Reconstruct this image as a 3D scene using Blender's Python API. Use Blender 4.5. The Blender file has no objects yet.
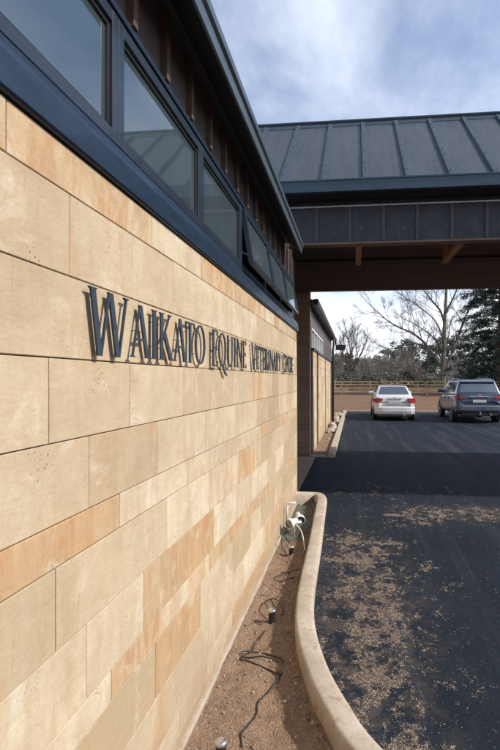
import bpy, bmesh, math, random
from mathutils import Vector, Matrix, noise
R = math.radians
S = bpy.context.scene
COL = S.collection
random.seed(7)

# ------------------------------------------------------------------ render, camera, light
S.render.engine = 'CYCLES'
S.view_settings.view_transform = 'Standard'
S.view_settings.look = 'None'
S.view_settings.exposure = 0.30
S.view_settings.gamma = 1.0
S.view_settings.use_curve_mapping = False
S.cycles.max_bounces = 8
S.cycles.transparent_max_bounces = 12
EYE = 1.75
YAW = math.atan(54.3/500)
cd = bpy.data.cameras.new('camera'); cam = bpy.data.objects.new('camera', cd); COL.objects.link(cam)
cam.location = (0, 0, EYE); cam.rotation_euler = (R(90), 0, YAW)
cd.sensor_fit = 'VERTICAL'; cd.sensor_height = 36; cd.sensor_width = 24; cd.lens = 24
cd.shift_x = -50.7/750; cd.shift_y = 4/750
cd.clip_start = .05; cd.clip_end = 3000
S.camera = cam

TO_SUN = Vector((1.13, -.15, 1.0)).normalized()
EL = math.asin(TO_SUN.z)
AZ = math.atan2(TO_SUN.x, TO_SUN.y)
sl = bpy.data.lights.new('sun', 'SUN'); so = bpy.data.objects.new('sun', sl); COL.objects.link(so)
sl.energy = 4.4; sl.angle = R(1.6); sl.color = (1.0, .93, .82)
so.rotation_euler = TO_SUN.to_track_quat('Z', 'Y').to_euler()
so.location = (10, -5, 12)

# ------------------------------------------------------------------ node helpers
class NT:
    def __init__(s, tree): s.t = tree
    def n(s, typ, ins=None, **kw):
        nd = s.t.nodes.new(typ)
        for k, v in kw.items(): setattr(nd, k, v)
        if ins:
            for k, v in ins.items():
                if hasattr(v, 'is_linked') or isinstance(v, bpy.types.NodeSocket): s.t.links.new(v, nd.inputs[k])
                else: nd.inputs[k].default_value = v
        return nd
    def math(s, op, a, b=0.0, c=None):
        ins = {0: a, 1: b}
        if c is not None: ins[2] = c
        return s.n('ShaderNodeMath', ins, operation=op).outputs[0]
    def mix(s, f, a, b, bt='MIX'):
        nd = s.n('ShaderNodeMix', data_type='RGBA', blend_type=bt)
        for i, v in ((0, f), (6, a), (7, b)):
            if isinstance(v, bpy.types.NodeSocket): s.t.links.new(v, nd.inputs[i])
            else: nd.inputs[i].default_value = v if i == 0 else (tuple(v)+(1,))[:4]
        return nd.outputs[2]
    def ramp(s, f, stops):
        nd = s.n('ShaderNodeValToRGB', {0: f}); e = nd.color_ramp.elements
        while len(e) < len(stops): e.new(.5)
        for q, (p, c) in zip(e, stops):
            q.position = p; q.color = (c, c, c, 1) if not hasattr(c, '__len__') else (tuple(c)+(1,))[:4]
        return nd.outputs[0]
    def noise(s, vec, scale, detail=4, rough=.5, dist=0.0):
        return s.n('ShaderNodeTexNoise', {'Vector': vec, 'Scale': scale, 'Detail': detail, 'Roughness': rough, 'Distortion': dist}).outputs[0]
    def map(s, vec, loc=(0,0,0), rot=(0,0,0), sc=(1,1,1)):
        return s.n('ShaderNodeMapping', {'Vector': vec, 'Location': loc, 'Rotation': rot, 'Scale': sc}).outputs[0]

def new_mat(name):
    m = bpy.data.materials.new(name); m.use_nodes = True
    t = m.node_tree; t.nodes.clear(); N = NT(t)
    out = N.n('ShaderNodeOutputMaterial')
    b = N.n('ShaderNodeBsdfPrincipled'); t.links.new(b.outputs[0], out.inputs[0])
    return m, N, b, out
def bump(N, b, h, strength=.3, dist=.01):
    bn = N.n('ShaderNodeBump', {'Height': h, 'Strength': strength, 'Distance': dist})
    N.t.links.new(bn.outputs[0], b.inputs['Normal'])
def pos(N): return N.n('ShaderNodeNewGeometry').outputs['Position']
def objc(N): return N.n('ShaderNodeTexCoord').outputs['Object']

def simple(name, col, rough=.6, metal=0.0, var=.15, scale=8.0, spec=.5, bmp=0.0, bscale=60, bdist=.004, coat=0.0, stretch=(1,1,1)):
    m, N, b, out = new_mat(name)
    p = N.map(objc(N), sc=stretch)
    n1 = N.noise(p, scale, 5, .6)
    f = N.ramp(n1, [(.3, 0), (.7, 1)])
    dark = [c*(1-var) for c in col]; lite = [min(1, c*(1+var)) for c in col]
    N.t.links.new(N.mix(f, dark, lite), b.inputs['Base Color'])
    b.inputs['Metallic'].default_value = metal
    b.inputs['Specular IOR Level'].default_value = spec
    b.inputs['Coat Weight'].default_value = coat
    rr = N.math('MULTIPLY_ADD', N.noise(p, scale*3, 3), .25, rough-.125)
    N.t.links.new(rr, b.inputs['Roughness'])
    if bmp: bump(N, b, N.noise(p, bscale, 4, .6), bmp, bdist)
    return m

M = {}
# --- sandstone with a tone per block
def stone_mat(name, gain=1.0):
    m, N, b, out = new_mat(name)
    at = N.n('ShaderNodeAttribute', attribute_name='tone')
    sp = N.n('ShaderNodeSeparateColor', {0: at.outputs['Color']})
    bright, orange, seed = sp.outputs[0], sp.outputs[1], sp.outputs[2]
    off = N.n('ShaderNodeCombineXYZ', {0: N.math('MULTIPLY', seed, 37.0), 1: N.math('MULTIPLY', seed, 91.0), 2: N.math('MULTIPLY', seed, 53.0)}).outputs[0]
    p = N.n('ShaderNodeVectorMath', {0: objc(N), 1: off}, operation='ADD').outputs[0]
    base = N.mix(bright, (.385, .305, .195), (.62, .555, .43))
    # iron streaks running at a slant across the slab
    rv = N.n('ShaderNodeCombineXYZ', {0: N.math('MULTIPLY_ADD', seed, 1.5, -.1), 1: 0.0, 2: 0.0}).outputs[0]
    ps = N.map(p, rot=rv, sc=(1, 2.8, .9))
    st = N.noise(ps, 1.4, 4, .55, .5)
    thr = N.math('MULTIPLY_ADD', orange, -.22, .665)
    mask = N.math('MULTIPLY', N.math('SUBTRACT', st, thr), 9.0)
    mask = N.n('ShaderNodeClamp', {0: mask}).outputs[0]
    fine = N.noise(p, 18, 5, .7)
    mask = N.math('MULTIPLY', mask, N.math('MULTIPLY_ADD', fine, .9, .10))
    c1 = N.mix(N.math('MULTIPLY', mask, .85), base, (.47, .245, .11))
    # soft clouding and a hairline vein
    cl = N.noise(p, 3.0, 5, .6, .6)
    c1 = N.mix(N.ramp(cl, [(.35, 0), (.7, .5)]), c1, (.42, .315, .20))
    ve = N.noise(N.map(p, rot=rv, sc=(1, 3.2, .35)), 2.0, 5, .6, .15)
    vl = N.math('ABSOLUTE', N.math('SUBTRACT', ve, .5))
    vm2 = N.ramp(N.noise(p, 2.1, 3), [(.45, 0), (.62, 1)])
    c1 = N.mix(N.math('MULTIPLY', N.ramp(vl, [(0.0, .45), (.010, 0)]), vm2), c1, (.33, .16, .07))
    c1 = N.mix(N.math('MULTIPLY', N.ramp(orange, [(.55, 0), (.95, 1)]), .38), c1, (.51, .345, .185))
    rs = N.noise(N.map(p, rot=rv, sc=(1, 4.5, 1.3)), 2.4, 7, .74, 1.0)
    c1 = N.mix(N.math('MULTIPLY', N.ramp(rs, [(.46, 0), (.60, 1)]), N.math('MULTIPLY_ADD', N.ramp(orange, [(.35, 0), (.85, 1)]), .62, .06)), c1, (.39, .195, .085))
    bd = N.noise(N.map(p, rot=rv, sc=(1, 9, .8)), 2.5, 6, .65)
    c1 = N.mix(N.ramp(bd, [(.42, 0), (.75, .35)]), c1, (.42, .28, .16))
    # grey-brown weathering that runs over the joints
    wz = N.noise(N.map(pos(N), sc=(1, 1, 1.6)), 1.1, 7, .68, .3)
    c1 = N.mix(N.ramp(wz, [(.44, 0), (.72, .50)]), c1, (.27, .205, .14))
    mt = N.noise(p, 7.0, 6, .72, .4)
    c1 = N.mix(N.ramp(mt, [(.46, 0), (.70, .42)]), c1, (.36, .24, .14))
    c1 = N.mix(N.ramp(N.noise(p, 4.3, 6, .7, .8), [(.56, 0), (.74, .55)]), c1, (.66, .61, .52))
    # pits and little dark spots
    v = N.n('ShaderNodeTexVoronoi', {'Vector': N.map(p, sc=(1, 1, .7)), 'Scale': 75.0}).outputs['Distance']
    vm = N.noise(p, 5.0, 3, .6)
    pit = N.math('MULTIPLY', N.ramp(v, [(.12, 1), (.30, 0)]), N.ramp(vm, [(.60, 0), (.70, .8)]))
    c1 = N.mix(N.math('MULTIPLY', pit, .75), c1, (.20, .105, .06))
    c1 = N.mix(N.math('MULTIPLY', N.ramp(N.noise(p, 90, 3, .7), [(.35, 0), (.75, 1)]), .22), c1, (.30, .2, .12))
    # rain-splash grime near the ground
    z = N.n('ShaderNodeSeparateXYZ', {0: pos(N)}).outputs[2]
    gr = N.math('MULTIPLY', N.ramp(N.math('MULTIPLY_ADD', N.noise(pos(N), 5, 4), .25, z), [(.02, 1), (.40, 0)]), .55)
    c1 = N.mix(gr, c1, (.27, .19, .12))
    N.t.links.new(c1, b.inputs['Base Color'])
    b.inputs['Roughness'].default_value = .85
    b.inputs['Specular IOR Level'].default_value = .25
    h = N.math('SUBTRACT', N.math('MULTIPLY', N.noise(p, 55, 5, .7), .6), pit)
    h = N.math('ADD', h, N.math('MULTIPLY', N.noise(N.map(p, sc=(1, 1, 4)), 9, 3), .5))
    bump(N, b, h, .7, .005)
    return m
M['stone'] = stone_mat('sandstone')
M['mortar'] = simple('mortar', (.19, .155, .125), .95, var=.3, scale=30, bmp=.4)
M['navy'] = simple('navy_metal', (.009, .024, .052), .45, metal=.25, var=.25, scale=6, stretch=(1, 1, 4), coat=.15)
M['frame'] = simple('window_frame_metal', (.018, .028, .046), .38, metal=.2, var=.12, coat=.2)
M['fascia'] = simple('grey_fascia_metal', (.085, .115, .145), .42, metal=.4, var=.15, scale=3)
M['soffit'] = simple('dark_soffit', (.012, .012, .016), .7, var=.2)
M['bronze'] = simple('brown_metal_cladding', (.105, .085, .082), .45, metal=.25, var=.3, scale=5, stretch=(1, 1, .4))
M['copper'] = simple('rust_batten', (.105, .066, .054), .5, metal=.2, var=.3, scale=7)
M['black_clad'] = simple('dark_speckled_cladding', (.020, .021, .031), .45, metal=.3, var=.35, scale=5)
M['black_batten'] = simple('dark_batten', (.048, .038, .042), .45, metal=.3, var=.3, scale=7)
M['silver'] = simple('pale_flashing', (.42, .44, .46), .35, metal=.6, var=.1)
M['teal'] = simple('blue_green_gutter', (.018, .044, .070), .36, metal=.2, var=.15, scale=3, coat=.2)
M['ribm'] = simple('roof_rib_metal', (.034, .054, .072), .40, metal=.3, var=.2, scale=5)
M['screw'] = simple('screw_head', (.02, .02, .025), .4, metal=.5)
M['orange_timber'] = simple('oiled_timber', (.36, .155, .050), .6, var=.35, scale=5, stretch=(1, .3, 1))
M['trim_timber'] = simple('brown_trim', (.15, .085, .055), .6, var=.25)
M['white_paint'] = simple('white_paint', (.78, .78, .77), .35, var=.05, coat=.3)
M['white_frame'] = simple('white_frame', (.60, .60, .58), .5, var=.05)
M['blackp'] = simple('black_plastic', (.018, .018, .02), .45, var=.2)
M['chrome'] = simple('brushed_chrome', (.62, .62, .62), .22, metal=.95, var=.05)
M['rubber'] = simple('tyre_rubber', (.022, .022, .024), .8, var=.2)
M['rimm'] = simple('alloy_rim', (.42, .43, .45), .3, metal=.8)
M['cable'] = simple('black_cable', (.02, .018, .018), .5)
M['white_cable'] = simple('white_cable', (.7, .68, .63), .5)
M['letter'] = simple('dark_blue_grey_letter', (.030, .045, .066), .45, metal=.2, var=.2, scale=20)
M['interior'] = simple('pale_interior_paint', (.42, .43, .40), .9, var=.08)
M['blind'] = simple('pale_blind', (.80, .80, .79), .8, var=.06)
M['rock'] = simple('pale_rock', (.36, .31, .26), .9, var=.3, scale=14, bmp=.6, bscale=20, bdist=.02)
M['bark'] = simple('grey_bark', (.135, .115, .10), .9, var=.35, scale=3, bmp=.5, bscale=12, bdist=.03)
M['twig'] = simple('pale_brush_twig', (.235, .215, .195), .9, var=.3, scale=1)
M['fencewood'] = simple('weathered_rail', (.40, .27, .15), .85, var=.3, scale=1.5)
M['rain_ground'] = simple('damp_green_ground', (.075, .080, .058), .75, var=.45, scale=25, bmp=.6, bscale=50)

def roof_mat():
    m, N, b, out = new_mat('grey_roof_metal')
    p = objc(N)
    c = N.mix(N.ramp(N.noise(N.map(p, sc=(2.5, .25, .25)), 3, 5, .6), [(.3, 0), (.7, 1)]), (.042, .052, .072), (.064, .076, .100))
    c = N.mix(N.math('MULTIPLY', N.ramp(N.noise(N.map(p, sc=(40, 1, 1)), 1.5, 2), [(.45, 0), (.6, 1)]), .25), c, (.09, .10, .125))
    N.t.links.new(c, b.inputs['Base Color'])
    b.inputs['Metallic'].default_value = .35
    N.t.links.new(N.math('MULTIPLY_ADD', N.noise(p, 5, 4), .3, .33), b.inputs['Roughness'])
    return m
M['roof'] = roof_mat()

def plank_mat(name, c0, c1, pitch, axis=2, gap=.06):
    m, N, b, out = new_mat(name)
    p = pos(N)
    z = N.n('ShaderNodeSeparateXYZ', {0: p}).outputs[axis]
    u = N.math('DIVIDE', z, pitch)
    fr = N.math('FRACT', u); fl = N.math('FLOOR', u)
    wn = N.n('ShaderNodeTexWhiteNoise', {1: fl}, noise_dimensions='1D').outputs[0]
    sc = [1, 1, 1]; sc[axis] = 8; sc[0] = sc[0]*.8
    n1 = N.noise(N.map(p, sc=tuple(sc)), 3, 5, .65)
    f = N.math('MULTIPLY_ADD', wn, .5, N.math('MULTIPLY', n1, .6))
    c = N.mix(f, c0, c1)
    g = N.ramp(fr, [(0, 1), (gap, 0)])
    c = N.mix(N.math('MULTIPLY', g, .85), c, (c0[0]*.2, c0[1]*.2, c0[2]*.2))
    N.t.links.new(c, b.inputs['Base Color'])
    b.inputs['Roughness'].default_value = .7
    bump(N, b, N.math('SUBTRACT', N.math('MULTIPLY', n1, .4), g), .5, .006)
    return m
M['board'] = plank_mat('brown_weatherboard', (.20, .12, .082), (.34, .21, .145), .14)
M['beam_board'] = plank_mat('dark_timber_boards', (.13, .090, .080), (.24, .165, .145), .13)

def glass_mat(name, tint=(.55, .66, .68), ior=1.75, film=.055):
    m, N, b, out = new_mat(name)
    N.t.nodes.remove(b)
    tr = N.n('ShaderNodeBsdfTransparent', {0: tint+(1,)})
    gl = N.n('ShaderNodeBsdfGlossy', {'Color': (.92, .97, 1, 1), 'Roughness': .015})
    w = N.noise(pos(N), 1.3, 2)
    bn = N.n('ShaderNodeBump', {'Height': w, 'Strength': .06, 'Distance': .02})
    N.t.links.new(bn.outputs[0], gl.inputs['Normal'])
    fr = N.n('ShaderNodeFresnel', {'IOR': ior})
    mx = N.n('ShaderNodeMixShader', {0: fr.outputs[0], 1: tr.outputs[0], 2: gl.outputs[0]})
    df = N.n('ShaderNodeBsdfDiffuse', {'Color': (.46, .62, .72, 1)})
    ff = N.math('MULTIPLY_ADD', N.ramp(N.noise(pos(N), 1.6, 4, .6), [(.35, 0), (.7, 1)]), .03, film)
    mx2 = N.n('ShaderNodeMixShader', {0: ff, 1: mx.outputs[0], 2: df.outputs[0]})
    N.t.links.new(mx2.outputs[0], out.inputs[0])
    return m
M['glass'] = glass_mat('tinted_window_glass', (.72, .82, .84), 2.7)
def dark_glass():
    m, N, b, out = new_mat('car_glass')
    N.t.links.new(N.mix(N.noise(objc(N), 3, 2), (.015, .02, .022), (.03, .035, .038)), b.inputs['Base Color'])
    b.inputs['Roughness'].default_value = .04
    b.inputs['IOR'].default_value = 2.3
    b.inputs['Specular IOR Level'].default_value = .8
    return m
M['cglass'] = dark_glass()
def car_paint(name, col, metal):
    m, N, b, out = new_mat(name)
    d = N.noise(objc(N), 2.5, 4)
    N.t.links.new(N.mix(N.math('MULTIPLY', d, .25), col, tuple(c*.75+.02 for c in col)), b.inputs['Base Color'])
    b.inputs['Metallic'].default_value = metal
    b.inputs['Roughness'].default_value = .35
    b.inputs['Coat Weight'].default_value = .8
    b.inputs['Coat Roughness'].default_value = .08
    return m
M['car_white'] = car_paint('white_car_paint', (.66, .66, .67), .1)
M['car_blue'] = car_paint('slate_blue_car_paint', (.055, .075, .115), .45)
M['taillight'] = simple('red_lens', (.36, .022, .032), .2, var=.2, scale=20, coat=.5)
M['lens_clear'] = simple('clear_lens', (.65, .6, .6), .2, var=.1, coat=.5)

def asphalt_mat(name, old=False):
    m, N, b, out = new_mat(name)
    p = pos(N)
    grain = N.noise(p, 160, 3, .7)
    big = N.noise(p, .7, 4, .55)
    agg = N.n('ShaderNodeTexVoronoi', {'Vector': p, 'Scale': 110.0})
    c = N.mix(N.ramp(big, [(.35, 0), (.7, 1)]), (.006, .010, .017), (.012, .018, .028))
    c = N.mix(N.math('MULTIPLY', N.ramp(grain, [(.5, 0), (.75, 1)]), .3), c, (.035, .042, .055))
    wn = N.n('ShaderNodeSeparateColor', {0: agg.outputs['Color']}).outputs[0]
    c = N.mix(N.ramp(wn, [(.985, 0), (.992, .35)]), c, (.12, .12, .12))
    # faint paler wheel paths and dust dragged along the drive
    st = N.noise(N.map(p, rot=(0, 0, R(4)), sc=(2.2, .12, 1)), 1.6, 4, .6, .3)
    c = N.mix(N.math('MULTIPLY', N.ramp(st, [(.5, 0), (.72, 1)]), .25 if not old else .45), c, (.058, .064, .078))
    if old:
        sp = N.noise(p, 2.6, 6, .7)
        c = N.mix(N.math('MULTIPLY', N.ramp(sp, [(.58, 0), (.70, 1)]), .45), c, (.085, .08, .08))
    # fine dust lying where leaf litter collects along the kerb and across the drive
    xyz = N.n('ShaderNodeSeparateXYZ', {0: p})
    def blob(cx, cy, rx, ry):
        a = N.math('POWER', N.math('DIVIDE', N.math('SUBTRACT', xyz.outputs[0], cx), rx), 2.0)
        b_ = N.math('POWER', N.math('DIVIDE', N.math('SUBTRACT', xyz.outputs[1], cy), ry), 2.0)
        return N.math('EXPONENT', N.math('MULTIPLY', N.math('ADD', a, b_), -1.0))
    reg = N.math('MAXIMUM', blob(.05, 3.7, .42, 1.9), blob(1.45, 6.75, .85, .40))
    dn = N.noise(N.map(p, sc=(1, .8, 1)), 6.5, 7, .78, .3)
    dm = N.math('MULTIPLY', N.ramp(dn, [(.44, 0), (.60, 1)]), N.math('MULTIPLY', reg, .42))
    c = N.mix(dm, c, (.155, .115, .090))
    N.t.links.new(c, b.inputs['Base Color'])
    N.t.links.new(N.math('MULTIPLY_ADD', big, .22, .68), b.inputs['Roughness'])
    b.inputs['Specular IOR Level'].default_value = .13
    h = N.math('ADD', N.math('MULTIPLY', grain, .5), agg.outputs['Distance'])
    bump(N, b, h, .6, .004)
    return m
M['asphalt'] = asphalt_mat('fresh_asphalt')
M['asphalt_old'] = asphalt_mat('dusty_asphalt', True)

def ground_mat():
    m, N, b, out = new_mat('dry_field')
    p = pos(N)
    a = N.noise(N.map(p, sc=(.35, 1, 1)), .9, 6, .7)
    c = N.mix(N.ramp(a, [(.3, 0), (.7, 1)]), (.125, .060, .030), (.25, .135, .068))
    c = N.mix(N.math('MULTIPLY', N.ramp(N.noise(p, .25, 3), [(.5, 0), (.75, 1)]), .4), c, (.18, .13, .065))
    c = N.mix(N.math('MULTIPLY', N.noise(p, 14, 4, .8), .4), c, (.09, .055, .03))
    N.t.links.new(c, b.inputs['Base Color']); b.inputs['Roughness'].default_value = .95
    bump(N, b, N.noise(p, 9, 6, .8), .9, .08)
    return m
M['field'] = ground_mat()
def bed_mat():
    m, N, b, out = new_mat('sandy_gravel_soil')
    p = pos(N)
    a = N.noise(p, 6, 6, .7)
    c = N.mix(N.ramp(a, [(.3, 0), (.7, 1)]), (.125, .076, .046), (.27, .175, .11))
    v = N.n('ShaderNodeTexVoronoi', {'Vector': p, 'Scale': 75.0})
    cc = N.n('ShaderNodeSeparateColor', {0: v.outputs['Color']}).outputs[0]
    c = N.mix(N.ramp(cc, [(.75, 0), (.97, .4)]), c, (.38, .30, .23))
    c = N.mix(N.ramp(cc, [(.02, .45), (.12, 0)]), c, (.09, .06, .045))
    c = N.mix(N.math('MULTIPLY', N.noise(p, 28, 6, .75), .45), c, (.20, .125, .08))
    N.t.links.new(c, b.inputs['Base Color']); b.inputs['Roughness'].default_value = .95
    h = N.math('ADD', N.math('MULTIPLY', v.outputs['Distance'], -.8), N.noise(p, 40, 4, .7))
    bump(N, b, h, .9, .010)
    return m
M['bed'] = bed_mat()
def kerb_mat():
    m, N, b, out = new_mat('kerb_concrete')
    p = pos(N)
    c = N.mix(N.ramp(N.noise(p, 4, 5, .65), [(.3, 0), (.7, 1)]), (.33, .275, .215), (.45, .39, .32))
    st = N.noise(p, 14, 5, .75)
    c = N.mix(N.math('MULTIPLY', N.ramp(st, [(.54, 0), (.64, 1)]), .7), c, (.29, .155, .08))
    c = N.mix(N.ramp(N.noise(p, 2.3, 6, .7), [(.45, 0), (.7, .45)]), c, (.26, .205, .155))
    c = N.mix(N.math('MULTIPLY', N.ramp(N.noise(p, 70, 3), [(.6, 0), (.75, 1)]), .5), c, (.16, .12, .09))
    N.t.links.new(c, b.inputs['Base Color']); b.inputs['Roughness'].default_value = .88
    bump(N, b, N.noise(p, 60, 5, .7), .5, .004)
    return m
M['kerb'] = kerb_mat()
def paver_mat():
    m, N, b, out = new_mat('red_brick_paving')
    br = N.n('ShaderNodeTexBrick', {'Vector': pos(N), 'Color1': (.27, .135, .09, 1), 'Color2': (.34, .20, .14, 1), 'Mortar': (.16, .12, .10, 1), 'Scale': 4.4, 'Mortar Size': .012, 'Bias': 0.0})
    c = N.mix(N.math('MULTIPLY', N.noise(pos(N), 3, 5), .5), br.outputs[0], (.36, .26, .19))
    N.t.links.new(c, b.inputs['Base Color']); b.inputs['Roughness'].default_value = .85
    bump(N, b, br.outputs[1], -.4, .004)
    return m
M['paver'] = paver_mat()
def leaf_mat(name, c0, c1):
    m, N, b, out = new_mat(name)
    rnd = N.n('ShaderNodeNewGeometry').outputs['Random Per Island']
    N.t.links.new(N.mix(rnd, c0, c1), b.inputs['Base Color'])
    b.inputs['Roughness'].default_value = .7
    b.inputs['Specular IOR Level'].default_value = .2
    return m
M['litter'] = leaf_mat('dry_litter', (.10, .075, .06), (.50, .385, .30))
M['stones'] = leaf_mat('bed_gravel', (.13, .09, .065), (.40, .31, .24))
M['needle'] = leaf_mat('conifer_needles', (.014, .030, .022), (.04, .070, .045))
M['leaf_dark'] = leaf_mat('evergreen_leaves', (.075, .095, .080), (.14, .165, .135))
M['leaf_pale'] = leaf_mat('olive_leaves', (.10, .11, .065), (.20, .195, .12))

# ------------------------------------------------------------------ mesh helpers
class MB:
    def __init__(s): s.v = []; s.f = []; s.mi = []; s.tone = None
    def poly(s, pts, mi=0):
        b = len(s.v); s.v += [tuple(p) for p in pts]; s.f.append(tuple(range(b, b+len(pts)))); s.mi.append(mi)
    def faces(s, vs, fs, mi=0):
        b = len(s.v); s.v += [tuple(p) for p in vs]
        for f in fs: s.f.append(tuple(b+i for i in f)); s.mi.append(mi)
    def box(s, x0, x1, y0, y1, z0, z1, mi=0, mat=None):
        vs = [(x, y, z) for z in (z0, z1) for x, y in ((x0, y0), (x1, y0), (x1, y1), (x0, y1))]
        if mat: vs = [tuple(mat @ Vector(v)) for v in vs]
        s.faces(vs, [(3,2,1,0), (4,5,6,7), (0,1,5,4), (1,2,6,5), (2,3,7,6), (3,0,4,7)], mi)
    def tube(s, pts, radii, seg=8, mi=0, cap=True):
        pts = [Vector(p) for p in pts]; b = len(s.v); n = len(pts)
        if not hasattr(radii, '__len__'): radii = [radii]*n
        up = None
        for i, p in enumerate(pts):
            d = (pts[min(i+1, n-1)]-pts[max(i-1, 0)])
            if d.length < 1e-9: d = Vector((0, 0, 1))
            d.normalize()
            if up is None: up = d.orthogonal().normalized()
            else:
                up = up-d*up.dot(d)
                up = up.normalized() if up.length > 1e-6 else d.orthogonal().normalized()
            w = d.cross(up)
            for k in range(seg):
                a = 2*math.pi*k/seg
                s.v.append(tuple(p+(up*math.cos(a)+w*math.sin(a))*radii[i]))
        for i in range(n-1):
            for k in range(seg):
                a = b+i*seg+k; c = b+i*seg+(k+1) % seg
                s.f.append((a, c, c+seg, a+seg)); s.mi.append(mi)
        if cap:
            s.f.append(tuple(b+k for k in reversed(range(seg)))); s.mi.append(mi)
            s.f.append(tuple(b+(n-1)*seg+k for k in range(seg))); s.mi.append(mi)
    def lathe(s, prof, seg=24, mi=0, mat=None):
        b = len(s.v); n = len(prof)
        for r, z in prof:
            for k in range(seg):
                a = 2*math.pi*k/seg; v = Vector((r*math.cos(a), r*math.sin(a), z))
                s.v.append(tuple(mat @ v if mat else v))
        for i in range(n-1):
            for k in range(seg):
                a = b+i*seg+k; c = b+i*seg+(k+1) % seg
                s.f.append((a, c, c+seg, a+seg)); s.mi.append(mi)
        s.f.append(tuple(b+k for k in reversed(range(seg)))); s.mi.append(mi)
        s.f.append(tuple(b+(n-1)*seg+k for k in range(seg))); s.mi.append(mi)
    def build(s, name, mats, parent=None, smooth=False, bevel=0.0, loc=None, seg=2):
        me = bpy.data.meshes.new(name); me.from_pydata(s.v, [], s.f)
        if not isinstance(mats, (list, tuple)): mats = [mats]
        for m in mats: me.materials.append(m)
        if len(mats) > 1: me.polygons.foreach_set('material_index', s.mi)
        if smooth: me.polygons.foreach_set('use_smooth', [True]*len(me.polygons))
        me.update()
        o = bpy.data.objects.new(name, me); COL.objects.link(o)
        if loc: o.location = loc
        if parent: o.parent = parent
        if bevel:
            md = o.modifiers.new('bevel', 'BEVEL'); md.width = bevel; md.segments = seg; md.limit_method = 'ANGLE'
        return o
def tag(o, label=None, cat=None, group=None, kind=None):
    if label: o['label'] = label
    if cat: o['category'] = cat
    if group: o['group'] = group
    if kind: o['kind'] = kind
    return o
def empty(name, loc=(0, 0, 0), label=None, cat=None, group=None, rz=0):
    o = bpy.data.objects.new(name, None); COL.objects.link(o); o.location = loc; o.rotation_euler = (0, 0, rz)
    o.empty_display_size = .2
    return tag(o, label, cat, group)
def copy_tree(o, parent=None):
    c = o.copy(); COL.objects.link(c); c.parent = parent
    for ch in [x for x in bpy.data.objects if x.parent == o]: copy_tree(ch, c)
    return c
def catmull(pts, n=8):
    P = [Vector(p) for p in pts]; P = [P[0]*2-P[1]]+P+[P[-1]*2-P[-2]]; out = []
    for i in range(1, len(P)-2):
        for k in range(n):
            t = k/n; a, b, c, d = P[i-1:i+3]
            out.append(.5*((2*b)+(c-a)*t+(2*a-5*b+4*c-d)*t*t+(3*b-a-3*c+d)*t**3))
    out.append(P[-2]); return out

# ------------------------------------------------------------------ ground
WX = -.863            # outer face of the stone wall
WEND = 7.43           # far end of the stone wall
def gz(x, y):
    if y < 26: z = -.30
    elif y < 27.2: z = -.30+.33*(y-26)/1.2
    elif y < 60: z = .03+.45*((y-27.2)/33)**1.3
    else: z = .48+(y-60)*.012
    if y > 27.2: z += .06*noise.noise(Vector((x*.3, y*.3, 0)))
    return z
mb = MB()
xs = [-600, -200, -80]+[-40+4*i for i in range(31)]+[100, 200, 600]
ys = [-300, -60, -20, 10, 26, 27.2]+[28+1.5*i for i in range(24)]+[66, 72, 80, 90, 110, 140, 200, 400, 900]
for y in ys:
    for x in xs: mb.v.append((x, y, gz(x, y)))
W_ = len(xs)
for j in range(len(ys)-1):
    for i in range(W_-1): mb.f.append((j*W_+i, j*W_+i+1, (j+1)*W_+i+1, (j+1)*W_+i)); mb.mi.append(0)
tag(mb.build('ground', M['field'], smooth=True), kind='structure')

# kerb centre line of the planted bed along the wall (outer edge measured on the drive)
outer = [(6.0, .93), (3.0, .99), (1.6, 1.22), (.85, 1.55), (.42, 1.93), (.094, 2.36), (-.026, 2.60), (-.144, 2.90), (-.245, 3.28), (-.300, 3.65), (-.326, 4.15), (-.345, 5.2), (-.375, 6.3), (-.390, 6.95)]
oc = catmull([(x, y, 0) for x, y in outer], 6)
# rounded far corner, then back to the wall
for k in range(1, 9):
    a = R(90*k/8); oc.append(Vector((-.390-.17+.17*math.cos(a), 6.95+.50*math.sin(a)*.9, 0)))
oc.append(Vector((WX-.02, 7.42, 0)))
def sweep(path, prof, name, mat, closed_ends=True, parent=None):
    """sweep a profile [(offset to the left of travel, z)] along a ground path"""
    mbs = MB(); n = len(path); m = len(prof)
    for i, p in enumerate(path):
        d = path[min(i+1, n-1)]-path[max(i-1, 0)]; d.z = 0; d.normalize()
        nrm = Vector((-d.y, d.x, 0))
        for o_, z in prof: q = p+nrm*o_; mbs.v.append((q.x, q.y, z))
    for i in range(n-1):
        for k in range(m):
            a = i*m+k; b = i*m+(k+1) % m
            mbs.f.append((a, b, b+m, a+m)); mbs.mi.append(0)
    mbs.f.append(tuple(range(m))); mbs.mi.append(0)
    mbs.f.append(tuple((n-1)*m+k for k in reversed(range(m)))); mbs.mi.append(0)
    return mbs.build(name, mat, parent, bevel=.0)
# travel is towards +Y / -X, left of travel is the bed side
kp = [(-.004, -.25), (-.002, .045), (.004, .062), (.016, .074), (.03, .078), (.112, .077), (.125, .072), (.133, .062), (.136, .045), (.139, -.25)]
k1 = sweep(oc, kp, 'kerb', M['kerb']); tag(k1, kind='structure')
for f in k1.data.polygons: f.use_smooth = True

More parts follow.
